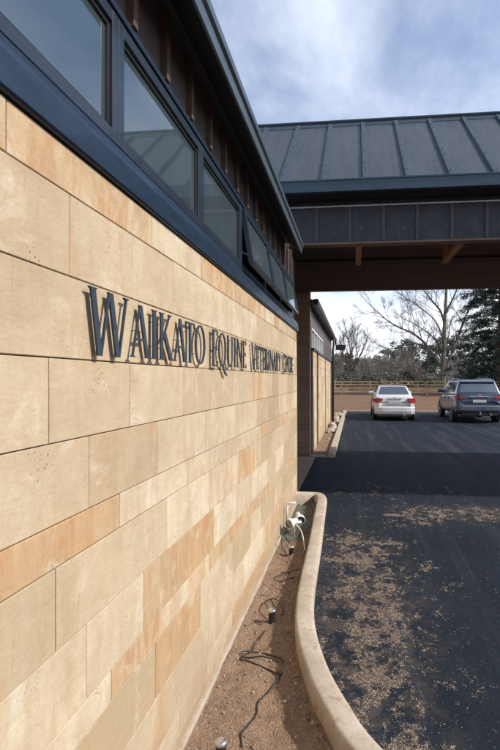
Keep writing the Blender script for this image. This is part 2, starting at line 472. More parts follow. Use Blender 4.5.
# fresh drive: follows the kerb, ends at the join
inner_off = []
n = len(oc)
for i, p in enumerate(oc[:-1]):
    d = oc[min(i+1, n-1)]-oc[max(i-1, 0)]; d.normalize(); inner_off.append(p+Vector((-d.y, d.x, 0))*.05)
poly = [(p.x, p.y) for p in inner_off if not (p.x > 5.5)]
poly = [(poly[0][0], poly[0][1])]+poly[1:]
edge = [(-.875, 7.45), (-.885, 9.0), (-.92, 11.18), (-.3, 11.12), (.9, 10.85), (2.8, 10.35), (6, 9.9), (14, 9.2), (30, 8.5), (30, -12), (poly[0][0], -12)]
me = bpy.data.meshes.new('drive'); bm = bmesh.new()
vs = [bm.verts.new((x, y, 0)) for x, y in poly+edge]
f = bm.faces.new(vs); 
bmesh.ops.recalc_face_normals(bm, faces=bm.faces[:])
if f.normal.z < 0: f.normal_flip()
top = [f]
r = bmesh.ops.extrude_face_region(bm, geom=[f])
for v in [g for g in r['geom'] if isinstance(g, bmesh.types.BMVert)]: v.co.z = 0
for v in vs: v.co.z = -.22
bmesh.ops.triangulate(bm, faces=bm.faces[:])
bmesh.ops.recalc_face_normals(bm, faces=bm.faces[:])
bm.to_mesh(me); bm.free(); me.materials.append(M['asphalt'])
o = bpy.data.objects.new('driveway', me); COL.objects.link(o); tag(o, kind='structure')
mb = MB(); mb.box(-.47, 34, 8.3, 26.72, -.24, -.014)
o = mb.build('car_park', M['asphalt_old']); tag(o, kind='structure')
# strips of the rear kerbs
mb = MB(); mb.box(-.60, -.45, 11.18, 26.75, -.25, .085)
tag(mb.build('kerb', M['kerb'], bevel=.012), kind='structure')
mb = MB(); mb.box(-.603, 34, 26.755, 26.90, -.25, .080)
tag(mb.build('kerb', M['kerb'], bevel=.012), kind='structure')
mb = MB(); mb.box(-1.0, -.605, 11.20, 11.33, -.25, .03)
tag(mb.build('kerb', M['kerb'], bevel=.01), kind='structure')
mb = MB(); mb.box(-5.5, -.878, WEND+.02, 11.175, -.2, .006)
tag(mb.build('entry_paving', M['paver']), kind='structure')

# planted bed: displaced grid
KX = {}
def bed_z(x, y):
    k = int(y*25)
    if k not in KX: KX[k] = kx(k/25)
    lim = KX[k]
    rise = 0 if lim is None else .062*max(0, min(1, 1-(lim-.14-x)/.20))
    return bed_base(x, y)+rise
def bed_base(x, y):
    z = -.10+.018*noise.noise(Vector((x*4, y*4, 0)))+.010*noise.noise(Vector((x*13, y*13, 3)))
    z += .02*max(0, (-.75-x)/.1)
    return z
mb = MB(); nx, ny = 56, 360; x0, x1, y0, y1 = WX-.03, 3.0, .3, 7.42
def kx(y):  # inner limit of the bed for a given y
    best = None
    for a, b in zip(oc[:-1], oc[1:]):
        if (a.y-y)*(b.y-y) <= 0 and a.y != b.y and a.x < 6:
            t = (y-a.y)/(b.y-a.y); x = a.x+t*(b.x-a.x); best = x if best is None else min(best, x)
    return best
for j in range(ny+1):
    y = .3+(7.42-.3)*j/ny
    lim = kx(y); lim = (3.0 if lim is None else lim-.06)
    if y > 7.0: lim = -.50
    if y < 1.0: lim = 3.0
    for i in range(nx+1):
        x = x0+(lim-x0)*i/nx; mb.v.append((x, y, bed_z(x, y)))
for j in range(ny):
    for i in range(nx):
        a = j*(nx+1)+i; mb.f.append((a, a+1, a+nx+2, a+nx+1)); yy = mb.v[a][1]
        mb.mi.append(1 if yy > 5.62+.18*noise.noise(Vector((mb.v[a][0]*6, yy*3, 0))) else 0)
tag(mb.build('garden_bed', [M['bed'], M['rain_ground']], smooth=True), kind='structure')
mb = MB()
for j in range(41):
    y = 11.33+(26.75-11.33)*j/40
    for i in range(7):
        x = -1.25+.66*i/6; mb.v.append((x, y, -.03+.02*noise.noise(Vector((x*4, y*2, 5)))))
for j in range(40):
    for i in range(6): a = j*7+i; mb.f.append((a, a+1, a+8, a+7)); mb.mi.append(0)
tag(mb.build('garden_bed', M['bed'], smooth=True), kind='structure')

def ico(rad, sub=1):
    bm = bmesh.new(); bmesh.ops.create_icosphere(bm, subdivisions=sub, radius=rad)
    v = [tuple(x.co) for x in bm.verts]; f = [tuple(q.index for q in x.verts) for x in bm.faces]; bm.free(); return v, f
IV, IF = ico(1.0, 1)
mb = MB(); rnd = random.Random(3)
for i in range(3600):
    y = 2.0+5.3*rnd.random()**1.4; lim = kx(y)
    if lim is None: continue
    x = WX+.02+rnd.random()*(lim-.17-WX)
    edge_bias = rnd.random()
    if edge_bias < .25: x = lim-.17-.05*rnd.random()**2
    s_ = .0018+.0095*rnd.random()**5
    q = [rnd.uniform(.7, 1.3) for _ in range(3)]
    rot = Matrix.Rotation(rnd.random()*6, 3, 'Z') @ Matrix.Rotation(rnd.random()*6, 3, 'X')
    c = Vector((x, y, bed_z(x, y)+s_*.35))
    mb.faces([c+rot @ Vector((v[0]*q[0]*s_, v[1]*q[1]*s_, v[2]*q[2]*s_*.7)) for v in IV], IF)
tag(mb.build('bed_gravel', M['stones']), 'loose small gravel strewn over the sandy bed beside the wall', 'gravel', kind='stuff')

# dry leaf litter blown into patches on the drive
def patch(x, y):
    a = .35*noise.noise(Vector((x*1.7+3, y*.75, 0)))+.75*noise.noise(Vector((x*5.1, y*3.6, 4)))+.85*noise.noise(Vector((x*12, y*9, 9)))+.75*noise.noise(Vector((x*30, y*24, 2)))
    near = math.exp(-((x-(.11-.03*(y-2.5)))/.40)**2) if y < 5.4 else math.exp(-((x-.02)/.40)**2-((y-5.4)/.5)**2)
    far = math.exp(-((x-1.45)/.85)**2-((y-6.75)/.38)**2)+.6*math.exp(-((x-.55)/.4)**2-((y-6.3)/.35)**2)
    mid = math.exp(-((x-.62)/.20)**2-((y-4.6)/.9)**2)*.5
    fd = .35*math.exp(-((x-.6)/.8)**2-((y-8.0)/.9)**2)
    return a, max(near, far, mid, fd)
mb = MB(); rnd = random.Random(11); cnt = 0
while cnt < 120000:
    y = 2.1+6.5*rnd.random()**1.25; x = -.42+3.2*rnd.random()
    lim = kx(y)
    if lim is not None and x < lim+.012: continue
    if lim is None and y < 7.5: continue
    a, m_ = patch(x, y)
    thr = .66-.70*m_
    pr = min(1.0, max(.004, math.exp((a-thr-.25)*6.0)))
    pr *= min(1, m_*2.2)
    if m_ < .05: pr = .006
    if rnd.random() > pr: continue
    cnt += 1
    L = (.0008+.0034*rnd.random()**2.8)*(1.0+.16*(y-2)); w = L*rnd.uniform(.25, .7)
    az = rnd.gauss(0.15, .6) if rnd.random() < .6 else rnd.uniform(0, 6.28)
    ti = rnd.uniform(-.5, .5)
    d = Vector((math.cos(az), math.sin(az), ti*.5))*L; e = Vector((-math.sin(az), math.cos(az), rnd.uniform(-.4, .4)))*w
    c = Vector((x, y, .0025+abs(ti)*L*.5+abs(e.z)))
    mb.poly([c-d, c-e*.9+d*.1, c+d, c+e])
for i in range(26):  # pale pebbles
    x, y = rnd.uniform(-.1, 1.6), rnd.uniform(2.4, 7.5)
    if kx(y) is not None and x < kx(y)+.05: continue
    s_ = rnd.uniform(.002, .006); mb.faces([Vector((x, y, s_*.5))+Vector(v)*s_ for v in IV], IF)
tag(mb.build('leaf_litter', M['litter']), 'dry tan leaf litter blown in patches over the dark asphalt', 'leaf litter', kind='stuff')

# ------------------------------------------------------------------ clinic, main wing
clinic = empty('clinic_building', (WX, 3.5, 0), 'sandstone clad building with high strip windows and dark metal eave, nearest on the left', 'building')
def P_(o, parent):    # parent keeping world coordinates
    o.parent = parent; o.matrix_parent_inverse = Matrix.Translation(parent.location).inverted() if parent.type == 'EMPTY' else Matrix(); return o
def part(mb, name, mats, parent, **kw):
    o = mb.build(name, mats, None, **kw)
    if parent.type == 'EMPTY': o.parent = parent; o.matrix_parent_inverse = parent_inv(parent)
    else: o.parent = parent; o.matrix_parent_inverse = Matrix.Identity(4)
    return o
def parent_inv(p):
    return (Matrix.Translation(p.location) @ p.rotation_euler.to_matrix().to_4x4()).inverted()

def stone_wall(x, ranges, rows, joints, seed, y_start, y_end, thick=.045, backx=None, name='stone_wall', parent=None):
    rnd = random.Random(seed); mb = MB(); tones = []
    g = .0019; ch = .0016
    for ri, (z0, z1) in enumerate(rows):
        js = list(joints[ri]) if ri < len(joints) else []
        y = (js[0] if js else y_start+rnd.uniform(.2, .8))
        left = []
        while y > y_start: 
            left.append(y); y -= rnd.uniform(.55, .95)
        ys_ = [y_start]+sorted(left)
        ys_ += [j for j in js[1:]]
        y = ys_[-1]+rnd.uniform(.42, .9)
        while y < y_end-.15: ys_.append(y); y += rnd.uniform(.35, .9)
        ys_.append(y_end)
        for a, b in zip(ys_[:-1], ys_[1:]):
            f0 = x-rnd.uniform(0, .0012)
            a_, b_, c_, d_ = a+g, b-g, z0+g, z1-g
            jt = lambda: rnd.uniform(-.0008, .0008)
            a_ += jt(); b_ += jt(); c_ += jt(); d_ += jt()
            vs = [(f0-ch, a_, c_), (f0-ch, b_, c_), (f0-ch, b_, d_), (f0-ch, a_, d_),
                  (f0, a_+ch, c_+ch), (f0, b_-ch, c_+ch), (f0, b_-ch, d_-ch), (f0, a_+ch, d_-ch),
                  (x-thick, a_, c_), (x-thick, b_, c_), (x-thick, b_, d_), (x-thick, a_, d_)]
            fs = [(4,5,6,7), (0,1,5,4), (1,2,6,5), (2,3,7,6), (3,0,4,7), (8,9,1,0), (9,10,2,1), (10,11,3,2), (11,8,0,3)]
            mb.faces(vs, fs, 0)
            narrow = (z1-z0) < .2
            t = (min(1, max(0, rnd.gauss(.5, .30))), min(1, (rnd.random()**2.0)+(.40 if narrow and rnd.random() < .5 else 0)+(.15*(z0 < 1.2))), rnd.random())
            if rnd.random() < .07: t = (1.0, 0.0, t[2])
            tones += [t]*len(fs)
    # mortar backing and solid core
    nb = len(mb.f)
    mb.box((backx if backx is not None else x-.3), x-.012, y_start, y_end-.004, rows[-1][0], rows[0][1]-.001, 1)
    tones += [(0, 0, 0)]*(len(mb.f)-nb)
    o = part(mb, name, [M['stone'], M['mortar']], parent)
    ca = o.data.attributes.new('tone', 'FLOAT_COLOR', 'FACE')
    for i, t in enumerate(tones): ca.data[i].color = (t[0], t[1], t[2], 1)
    return o
Z = [2.452, 2.314, 2.0625, 1.811, 1.564, 1.327, 1.20, .956, .711, .600, .355, .11, -.01, -.16]
rows = [(Z[i+1], Z[i]) for i in range(len(Z)-1)]
J = [[1.16, 2.057, 2.75], [1.436, 2.318, 3.1], [1.0, 1.93, 2.85], [1.333, 1.846, 2.444, 3.48], [1.551, 2.122, 2.836], [1.764, 2.5], [1.366, 2.23, 2.9], [1.535, 1.975, 2.36, 3.0], [1.7], [1.45, 2.1]]
stone_wall(WX, None, rows, J, 21, -3.0, WEND, parent=clinic)
mb = MB(); mb.box(WX-.3, WX-.002, WEND, WEND+.05, -.16, 2.45); part(mb, 'wall_end', M['stone'], clinic)
mb = MB(); mb.box(WX-.05, WX+.022, -3, WEND-.01, -.2, -.062); part(mb, 'footing_strip', M['kerb'], clinic, bevel=.008)

# sill flashing: a bent profile, in two lengths with a lap joint
def prism_y(mb, prof, y0, y1, mi=0):
    n = len(prof); b = len(mb.v)
    mb.v += [(x, y0, z) for x, z in prof]+[(x, y1, z) for x, z in prof]
    for k in range(n): q = (k+1) % n; mb.f.append((b+k, b+q, b+n+q, b+n+k)); mb.mi.append(mi)
    mb.f.append(tuple(b+k for k in reversed(range(n)))); mb.mi.append(mi)
    mb.f.append(tuple(b+n+k for k in range(n))); mb.mi.append(mi)
for (a, b_, dx) in ((-3, 3.745, 0), (3.748, WEND+.03, .002)):
    mb = MB()
    prism_y(mb, [(WX-.06, 2.455), (WX+.012+dx, 2.455), (WX+.020+dx, 2.462), (WX+.020+dx, 2.545), (WX+.012+dx, 2.556), (WX+.000, 2.600), (WX-.06, 2.600)], a, b_)
    part(mb, 'sill_flashing', M['navy'], clinic, bevel=.002)

# strip windows
HZ0, HZ1 = 2.602, 3.075
edges_y = [-1.27, -.27, .74, 1.75, 2.74, 3.74, 4.77, 5.80, 6.88]
for i, (a, b_) in enumerate(zip(edges_y[:-1], edges_y[1:])):
    opened = i >= 5
    fx0, fx1 = WX-.065, WX+.002
    mb = MB(); w = .046
    mb.box(fx0, fx1, a+.001, a+w, HZ0, HZ1); mb.box(fx0, fx1, b_-w, b_-.001, HZ0, HZ1)
    mb.box(fx0, fx1-.001, a+w, b_-w, HZ0, HZ0+w); mb.box(fx0, fx1-.001, a+w, b_-w, HZ1-w, HZ1)
    fr = part(mb, 'window', M['frame'], clinic, bevel=.003)
    if not opened:
        # inner bead and the pane
        mb = MB(); q = w; t_ = .014
        mb.box(fx0+.01, fx1-.012, a+q, a+q+t_, HZ0+q, HZ1-q); mb.box(fx0+.01, fx1-.012, b_-q-t_, b_-q, HZ0+q, HZ1-q)
        mb.box(fx0+.01, fx1-.013, a+q+t_, b_-q-t_, HZ0+q, HZ0+q+t_); mb.box(fx0+.01, fx1-.013, a+q+t_, b_-q-t_, HZ1-q-t_, HZ1-q)
        part(mb, 'glazing_bead', M['blackp'], fr)
        mb = MB(); mb.box(fx0+.038, fx0+.044, a+q, b_-q, HZ0+q, HZ1-q); part(mb, 'pane', M['glass'], fr)
    else:
        ang = R(9.5); hinge = Vector((WX+.012, 0, HZ1-.018))
        T = Matrix.Translation(hinge) @ Matrix.Rotation(-ang, 4, 'Y')
        h = HZ1-HZ0-.05; s0, s1 = a+.022, b_-.022; w2 = .036
        mb = MB()
        mb.box(-.028, .010, s0, s0+w2, -h, 0, mat=T); mb.box(-.028, .010, s1-w2, s1, -h, 0, mat=T)
        mb.box(-.028, .009, s0+w2, s1-w2, -h, -h+w2, mat=T); mb.box(-.028, .009, s0+w2, s1-w2, -w2, 0, mat=T)
        sh = part(mb, 'opened_sash', M['frame'], fr, bevel=.002)
        mb = MB(); mb.box(-.012, -.006, s0+w2, s1-w2, -h+w2, -w2, mat=T); part(mb, 'pane', M['glass'], fr)
        for yy in (s0+.02, s1-.02):
            mb = MB()
            p0 = T @ Vector((-.02, yy, -h*.85)); mb.tube([(WX-.06, yy, HZ0+.16), tuple(p0)], .006, 6)
            part(mb, 'stay_arm', M['silver'], fr)
mb = MB(); mb.box(WX-.10, WX+.010, -3, 6.90, HZ1+.003, HZ1+.030); part(mb, 'head_flashing', M['navy'], clinic, bevel=.002)
mb = MB(); mb.box(WX-.3, WX-.03, 6.885, WEND, 2.603, 3.50); part(mb, 'end_panel', M['soffit'], clinic)
# battened metal above the windows
mb = MB(); mb.box(WX-.10, WX-.012, -3, 6.88, HZ1+.033, 3.49, 0)
y = 1.956-.35*14
while y < 6.85:
    mb.box(WX-.014, WX+.020, y-.019, y+.019, HZ1+.034, 3.485, 1); y += .343
part(mb, 'wall_cladding', [M['bronze'], M['copper']], clinic, bevel=.002)
# eave: soffit, fascia with folded top, low roof
mb = MB(); prism_y(mb, [(-.668, 3.315), (-.672, 3.40), (-1.1, 3.55), (-1.1, 3.50), (-.90, 3.49)], -3, 6.12)
part(mb, 'soffit', M['soffit'], clinic)
mb = MB(); prism_y(mb, [(-.666, 3.300), (-.652, 3.300), (-.648, 3.36), (-.632, 3.372), (-.628, 3.405), (-.640, 3.418), (-.668, 3.420)], -3.02, 6.14)
fo = part(mb, 'fascia', M['fascia'], clinic, bevel=.002)
mb = MB(); prism_y(mb, [(-.668, 3.405), (-.668, 3.425), (-6.2, 4.15), (-6.2, 4.10)], -3.01, 6.13)
part(mb, 'roof', M['roof'], clinic)
# rooms behind the glass
mb = MB()
mb.box(-6.0, -5.9, -3, 7.3, 0, 3.45); mb.box(-6.0, WX-.32, 7.3, WEND, -.1, 3.45); mb.box(-6.0, WX-.3, -3.1, -3, 0, 3.45)
mb.box(-5.9, WX-.3, -3, 7.3, -.1, 0)
mb.box(-5.9, WX-.3, 3.70, 3.80, 0, 3.38)
part(mb, 'interior_wall', M['interior'], clinic)
mb = MB(); mb.box(-5.9, WX-.11, -3, 7.3, 3.39, 3.44); part(mb, 'interior_ceiling', M['interior'], clinic)
for (a, b_) in ((2.80, 3.70), (3.85, 6.8)):
    mb = MB(); n_ = int((b_-a)/.03)
    for i in range(n_):
        yy = a+.03*i; d = .012*math.sin(i*1.3)
        mb.v += [(WX-.36+d, yy, 2.3), (WX-.36+d, yy, 2.95)]
        if i: q = len(mb.v)-4; mb.f.append((q, q+2, q+3, q+1)); mb.mi.append(0)
    o = part(mb, 'blind', M['blind'], clinic, smooth=True); o.modifiers.new('solid', 'SOLIDIFY').thickness = .003

# ------------------------------------------------------------------ lettering
TH, TN = .135, .048
def L_poly():
    pass
def rect(x0, x1, y0, y1): return [(x0, y0), (x1, y0), (x1, y1), (x0, y1)]
def diag(xb, xt, w, y0=0., y1=1.): return [(xb-w/2, y0), (xb+w/2, y0), (xt+w/2, y1), (xt-w/2, y1)]
def ser(x, w, top=False, h=.032):
    y0, y1 = (1-h, 1) if top else (0, h)
    e = .25*w
    return [(x-w/2, y0), (x+w/2, y0), (x+w/2-(0 if top else e), y1), (x-w/2+(0 if top else e), y1)] if not top else [(x-w/2+e, y0), (x+w/2-e, y0), (x+w/2, y1), (x-w/2, y1)]
def arc(cx, cy, rx, ry, ix, iy, a0, a1, icx=None, n=20):
    """sector between an outer and an inner ellipse as quads"""
    icx = cx if icx is None else icx; q = []
    for k in range(n):
        s0 = R(a0+(a1-a0)*k/n); s1 = R(a0+(a1-a0)*(k+1)/n)
        q.append([(cx+rx*math.cos(s0), cy+ry*math.sin(s0)), (cx+rx*math.cos(s1), cy+ry*math.sin(s1)), (icx+ix*math.cos(s1), cy+iy*math.sin(s1)), (icx+ix*math.cos(s0), cy+iy*math.sin(s0))])
    return q
def glyph(c):
    G = []
    if c == 'W':
        w = 1.30
        G = [diag(.33, .12, TH), diag(.36, .62, TN), diag(.90, .66, TH), diag(.94, 1.20, TN), ser(.12, .26, True), ser(1.19, .20, True), ser(.64, .16, True)]
    elif c == 'A':
        w = .88
        G = [diag(.10, .43, TN), diag(.76, .44, TH), rect(.22, .62, .32, .365), ser(.10, .20), ser(.76, .26)]
    elif c == 'I':
        w = .36; G = [rect(.18-TH/2, .18+TH/2, 0, 1), ser(.18, .28), ser(.18, .28, True)]
    elif c == 'K':
        w = .80
        G = [rect(.10, .10+TH, 0, 1), ser(.17, .28), ser(.17, .28, True), diag(.24, .62, TN, .45, 1), [(.27, .52), (.38, .60), (.80, .0), (.63, .0)], ser(.62, .20, True), ser(.74, .16)]
    elif c == 'T':
        w = .72
        G = [rect(.36-TH/2, .36+TH/2, 0, 1), rect(.03, .69, .955, 1), [(.03, .955), (.07, .955), (.045, .86), (.03, .86)], [(.65, .955), (.69, .955), (.69, .86), (.675, .86)], ser(.36, .28)]
    elif c in 'OQ':
        w = .92; G = arc(.46, .5, .43, .52, .43-.12, .475, 0, 360, n=36)
        if c == 'Q': G += [[(.42, .03), (.56, .03), (.86, -.20), (.74, -.25)], [(.74, -.25), (.86, -.20), (1.02, -.27), (.98, -.31)]]
    elif c == 'E':
        w = .58
        G = [rect(.08, .08+TH, 0, 1), ser(.12, .20), ser(.12, .20, True), rect(.1, .52, .957, 1), rect(.1, .46, .49, .53), rect(.1, .55, 0, .043),
             [(.50, .957), (.52, .957), (.52, .86), (.505, .86)], [(.52, .043), (.55, .043), (.57, .15), (.555, .15)], rect(.44, .46, .44, .58)]
    elif c == 'U':
        w = .86
        G = [rect(.10, .10+TH, .3, 1), rect(.70, .70+TN, .3, 1), ser(.165, .26, True), ser(.72, .20, True)]+arc(.424, .3, .324, .32, .235, .26, 180, 360, icx=.466)
    elif c == 'N':
        w = .92
        G = [rect(.12, .12+TN, 0, 1), rect(.78, .78+TN, 0, 1), [(.10, 1), (.25, 1), (.83, 0), (.79, 0)], ser(.14, .20), ser(.80, .20, True), ser(.13, .18, True)]
    elif c == 'V':
        w = .88; G = [diag(.43, .13, TH), diag(.46, .76, TN), ser(.13, .25, True), ser(.76, .20, True)]
    elif c == 'R':
        w = .76
        G = [rect(.10, .10+TH, 0, 1), ser(.17, .27), ser(.17, .27, True), rect(.2, .36, .957, 1), rect(.2, .36, .46, .50), [(.34, .49), (.46, .49), (.80, 0), (.64, 0)], ser(.74, .16)]+arc(.34, .73, .25, .27, .13, .225, -90, 90, n=14)
    elif c == 'Y':
        w = .80
        G = [rect(.40-TH/2, .40+TH/2, 0, .5), [(.33, .44), (.47, .5), (.21, 1), (.07, 1)], [(.40, .48), (.46, .44), (.73, 1), (.68, 1)], ser(.14, .24, True), ser(.70, .18, True), ser(.40, .27)]
    elif c == 'C':
        w = .84; G = arc(.50, .5, .44, .52, .36, .475, 42, 318, icx=.545, n=30)+[[(.78, .98), (.80, .98), (.82, .76), (.80, .76)], [(.80, .24), (.82, .24), (.80, .02), (.78, .02)]]
    return G, w
sign = empty('wall_lettering', (WX, 1.50, 1.83), 'raised dark blue grey metal letters reading WAIKATO EQUINE VETERINARY CENTRE on the sandstone wall', 'lettering')
def add_letter(c, y, z, h):
    G, w = glyph(c); mb = MB(); bx = WX+.017; cxn = 0
    area = lambda q: sum(q[i][0]*q[(i+1) % len(q)][1]-q[(i+1) % len(q)][0]*q[i][1] for i in range(len(q)))
    for k, q in enumerate(G):
        if area(q) < 0: q = q[::-1]
        x1 = bx+.0070+.00025*(k % 7 if len(G) < 12 else k % 2)
        n = len(q)
        vs = [(bx, y+u*h, z+v*h) for u, v in q]+[(x1, y+u*h, z+v*h) for u, v in q]
        fs = [tuple(reversed(range(n))), tuple(n+i for i in range(n))]+[(i, (i+1) % n, n+(i+1) % n, n+i) for i in range(n)]
        mb.faces(vs, fs)
    for (u, v) in ((.3*w, .5), (.7*w, .5)) if c in 'WNA' else ((.16, .75), (.16, .25)):
        mb.tube([(WX-.004, y+u*h, z+v*h), (bx+.001, y+u*h, z+v*h)], .0016, 5)
    part(mb, 'letter', M['letter'], sign)
    return w*h
y = 1.505
for wi, word in enumerate(['WAIKATO', 'EQUINE', 'VETERINARY', 'CENTRE']):
    y = [1.505, 2.885, 4.02, 5.78][wi]
    for k, c in enumerate(word):
        h = .220 if k == 0 else .206
        y += add_letter(c, y, 1.834 if k else 1.827, h)+(.010 if wi == 0 else .012)
        if c == 'A' and k < len(word)-1 and word[k+1] in 'TY': y -= .025
        if c == 'T' and k < len(word)-1 and word[k+1] == 'O': y -= .01

# ------------------------------------------------------------------ canopy
can = empty('entrance_canopy', (1.5, 9.35, 0), 'broad grey ribbed metal roofed canopy spanning the driveway beyond the sandstone wall', 'canopy')
CX0, CX1 = -5.6, 8.5
YF, YB, YR = 7.45, 11.25, 9.35
EZ, RZ = 4.56, 6.50
slope = (RZ-EZ)/(YR-7.14)
mb = MB(); T_ = .07
def slab(mb, ya, za, yb, zb, t, xa=CX0, xb=CX1, mi=0):
    mb.faces([(xa, ya, za), (xb, ya, za), (xb, yb, zb), (xa, yb, zb), (xa, ya, za-t), (xb, ya, za-t), (xb, yb, zb-t), (xa, yb, zb-t)],
             [(0,1,2,3), (7,6,5,4), (0,4,5,1), (1,5,6,2), (2,6,7,3), (3,7,4,0)], mi)
rf = []
mb = MB(); slab(mb, 7.14, EZ, YR-.004, RZ, T_); rf.append(part(mb, 'roof', M['roof'], can))
mb = MB(); slab(mb, YR+.004, RZ, 11.56, EZ, T_); rf.append(part(mb, 'roof', M['roof'], can))
ang = math.atan(slope)
x = .142-.597*9
while x < 8.4:
    mb = MB()
    # battened rib along the near slope: trapezoid with screws
    h = .045; w0, w1 = .050, .030
    ny_, nz_ = -math.sin(ang), math.cos(ang)
    def at(u, off): return (7.13+(YR-.06-7.13)*u+ny_*off, EZ-.006+(RZ-.05-EZ)*u+nz_*off)
    a0 = at(0, 0); a1 = at(1, 0); b0 = at(0, h); b1 = at(1, h)
    vs = [(x-w0, *a0), (x+w0, *a0), (x+w1, *b0), (x-w1, *b0), (x-w0, *a1), (x+w0, *a1), (x+w1, *b1), (x-w1, *b1)]
    mb.faces(vs, [(0,1,2,3), (7,6,5,4), (3,2,6,7), (1,5,6,2), (0,3,7,4), (0,4,5,1)])
    if x > -3:
        for k in range(6):
            c = at(.08+.84*(k+.3*math.sin(x*9+k*2.3))/5, h+.003); mb.faces([Vector((x+.012*math.sin(k*5+x*7), c[0], c[1]))+Vector(v)*.009 for v in IV], IF, 1)
    part(mb, 'roof_rib', [M['ribm'], M['screw']], rf[0])
    x += .597
mb = MB()
mb.faces([(CX0, 7.13+0, 0)]*0, [])
def ridge(mb):
    d = .14
    pr = [(YR-d, RZ-d*slope+.022), (YR, RZ+.035), (YR+d, RZ-d*slope+.022), (YR+d, RZ-d*slope+.005), (YR, RZ+.012), (YR-d, RZ-d*slope+.005)]
    b = len(mb.v); n = len(pr)
    mb.v += [(CX0, y, z) for y, z in pr]+[(CX1, y, z) for y, z in pr]
    for k in range(n): q = (k+1) % n; mb.f.append((b+k, b+n+k, b+n+q, b+q)); mb.mi.append(0)
    mb.f.append(tuple(b+k for k in range(n))); mb.mi.append(0); mb.f.append(tuple(b+n+k for k in reversed(range(n)))); mb.mi.append(0)
ridge(mb)
mb.tube([(CX0, YR, RZ+.045), (CX1, YR, RZ+.045)], .035, 8)
part(mb, 'ridge_cap', M['ribm'], can)
mb = MB(); mb.box(CX0-.02, CX1+.02, 7.06, 7.13, 4.395, 4.565); mb.box(CX0-.02, CX1+.02, 7.05, 7.06, 4.545, 4.572)
mb.box(CX0-.02, CX1+.02, 7.045, 7.06, 4.39, 4.402)
part(mb, 'gutter', M['teal'], can, bevel=.006)
mb = MB(); mb.box(CX0-.02, CX1+.02, 11.57, 11.64, 4.395, 4.565); part(mb, 'gutter', M['teal'], can, bevel=.006)
mb = MB(); mb.box(CX0, CX1, 7.135, 7.60, 4.40, 4.42); part(mb, 'eave_soffit', M['soffit'], can)
mb = MB(); mb.box(CX0, CX1, 11.2, 11.565, 4.40, 4.42); part(mb, 'eave_soffit', M['soffit'], can)
mb = MB(); mb.box(CX0, CX1, YF+.01, YF+.10, 4.325, 4.398); part(mb, 'frieze_board', M['black_clad'], can)
mb = MB(); mb.box(CX0, CX1, YF-.02, YF+.10, 4.301, 4.321); part(mb, 'top_flashing', M['silver'], can)
for ob in bpy.data.objects[-1:]: pass
mb = MB(); mb.box(CX0, CX1, YF-.0, YF+.12, 3.775, 4.298, 0)
x = -.074-.49*11
rnd = random.Random(5)
while x < 8.4:
    mb.box(x-.022, x+.022, YF-.032, YF+.001, 3.778, 4.296, 1); x += .49
    for k in range(3):
        xx, zz = x+rnd.uniform(-.4, 0), rnd.uniform(3.8, 4.0)
        if -1 < xx < 4: mb.box(xx, xx+.006, YF-.004, YF, zz, zz+.008, 2)
part(mb, 'beam_cladding', [M['black_clad'], M['black_batten'], M['silver']], can, bevel=.0)
mb = MB(); mb.box(CX0, CX1, YF-.025, YF+.16, 3.748, 3.773); part(mb, 'bottom_trim', M['trim_timber'], can)
# timber inner face and back beam
mb = MB(); mb.box(CX0, CX1, YF+.123, YF+.16, 3.776, 4.395); part(mb, 'inner_board', M['beam_board'], can)
mb = MB(); mb.box(CX0, CX1, YB, YB+.14, 3.735, 4.395); mb.box(CX0, CX1, YB+.02, YB+.10, 4.425, 4.70); part(mb, 'back_beam', M['beam_board'], can)
mb = MB(); slab(mb, 7.62, EZ+.28, YR-.004, RZ-.10, .03, CX0+.02, CX1-.02); slab(mb, YR+.004, RZ-.10, 11.24, EZ+.10, .03, CX0+.02, CX1-.02)
part(mb, 'ceiling_lining', M['beam_board'], can)
# gable infill at the right hand end and at the left
for xx in (CX0+.03, CX1-.09):
    pg = [(7.25, 4.425), (11.5, 4.425), (11.5, 4.53), (YR, RZ-.085), (7.25, 4.56)]
    mb = MB(); mb.faces([(xx, a, b) for a, b in pg]+[(xx+.05, a, b) for a, b in pg], [(4,3,2,1,0), (5,6,7,8,9)]+[(i, (i+1) % 5, 5+(i+1) % 5, 5+i) for i in range(5)])
    mb.box(xx, xx+.05, YF+.165, YB-.005, 3.75, 4.42)
    part(mb, 'gable_panel', M['black_clad'], can)
for xx in (.06, 1.63, 3.2, 4.77, 6.34):
    mb = MB()
    def beam(p0, p1, w, d):
        p0, p1 = Vector(p0), Vector(p1); ax = (p1-p0); L = ax.length
        q = ax.to_track_quat('Z', 'X').to_matrix().to_4x4(); q.translation = p0
        mb.box(-w/2, w/2, -d/2, d/2, 0, L, 0, mat=q)
    beam((xx, YF+.165, 3.86), (xx, 9.36, 3.90), .075, .10)
    part(mb, 'brace', M['orange_timber'], can, bevel=.004)
    mb = MB(); beam((xx+.004, 9.30, 3.955), (xx+.004, 9.35, 6.30), .06, .09)
    part(mb, 'king_post', M['orange_timber'], can, bevel=.004)
for (xx, yy) in ((8.2, 7.62), (8.2, 11.1)):
    mb = MB(); mb.box(xx-.14, xx+.14, yy-.14+.16, yy+.14-.0+.0, -.02, 3.745); part(mb, 'column', M['beam_board'], can, bevel=.01)

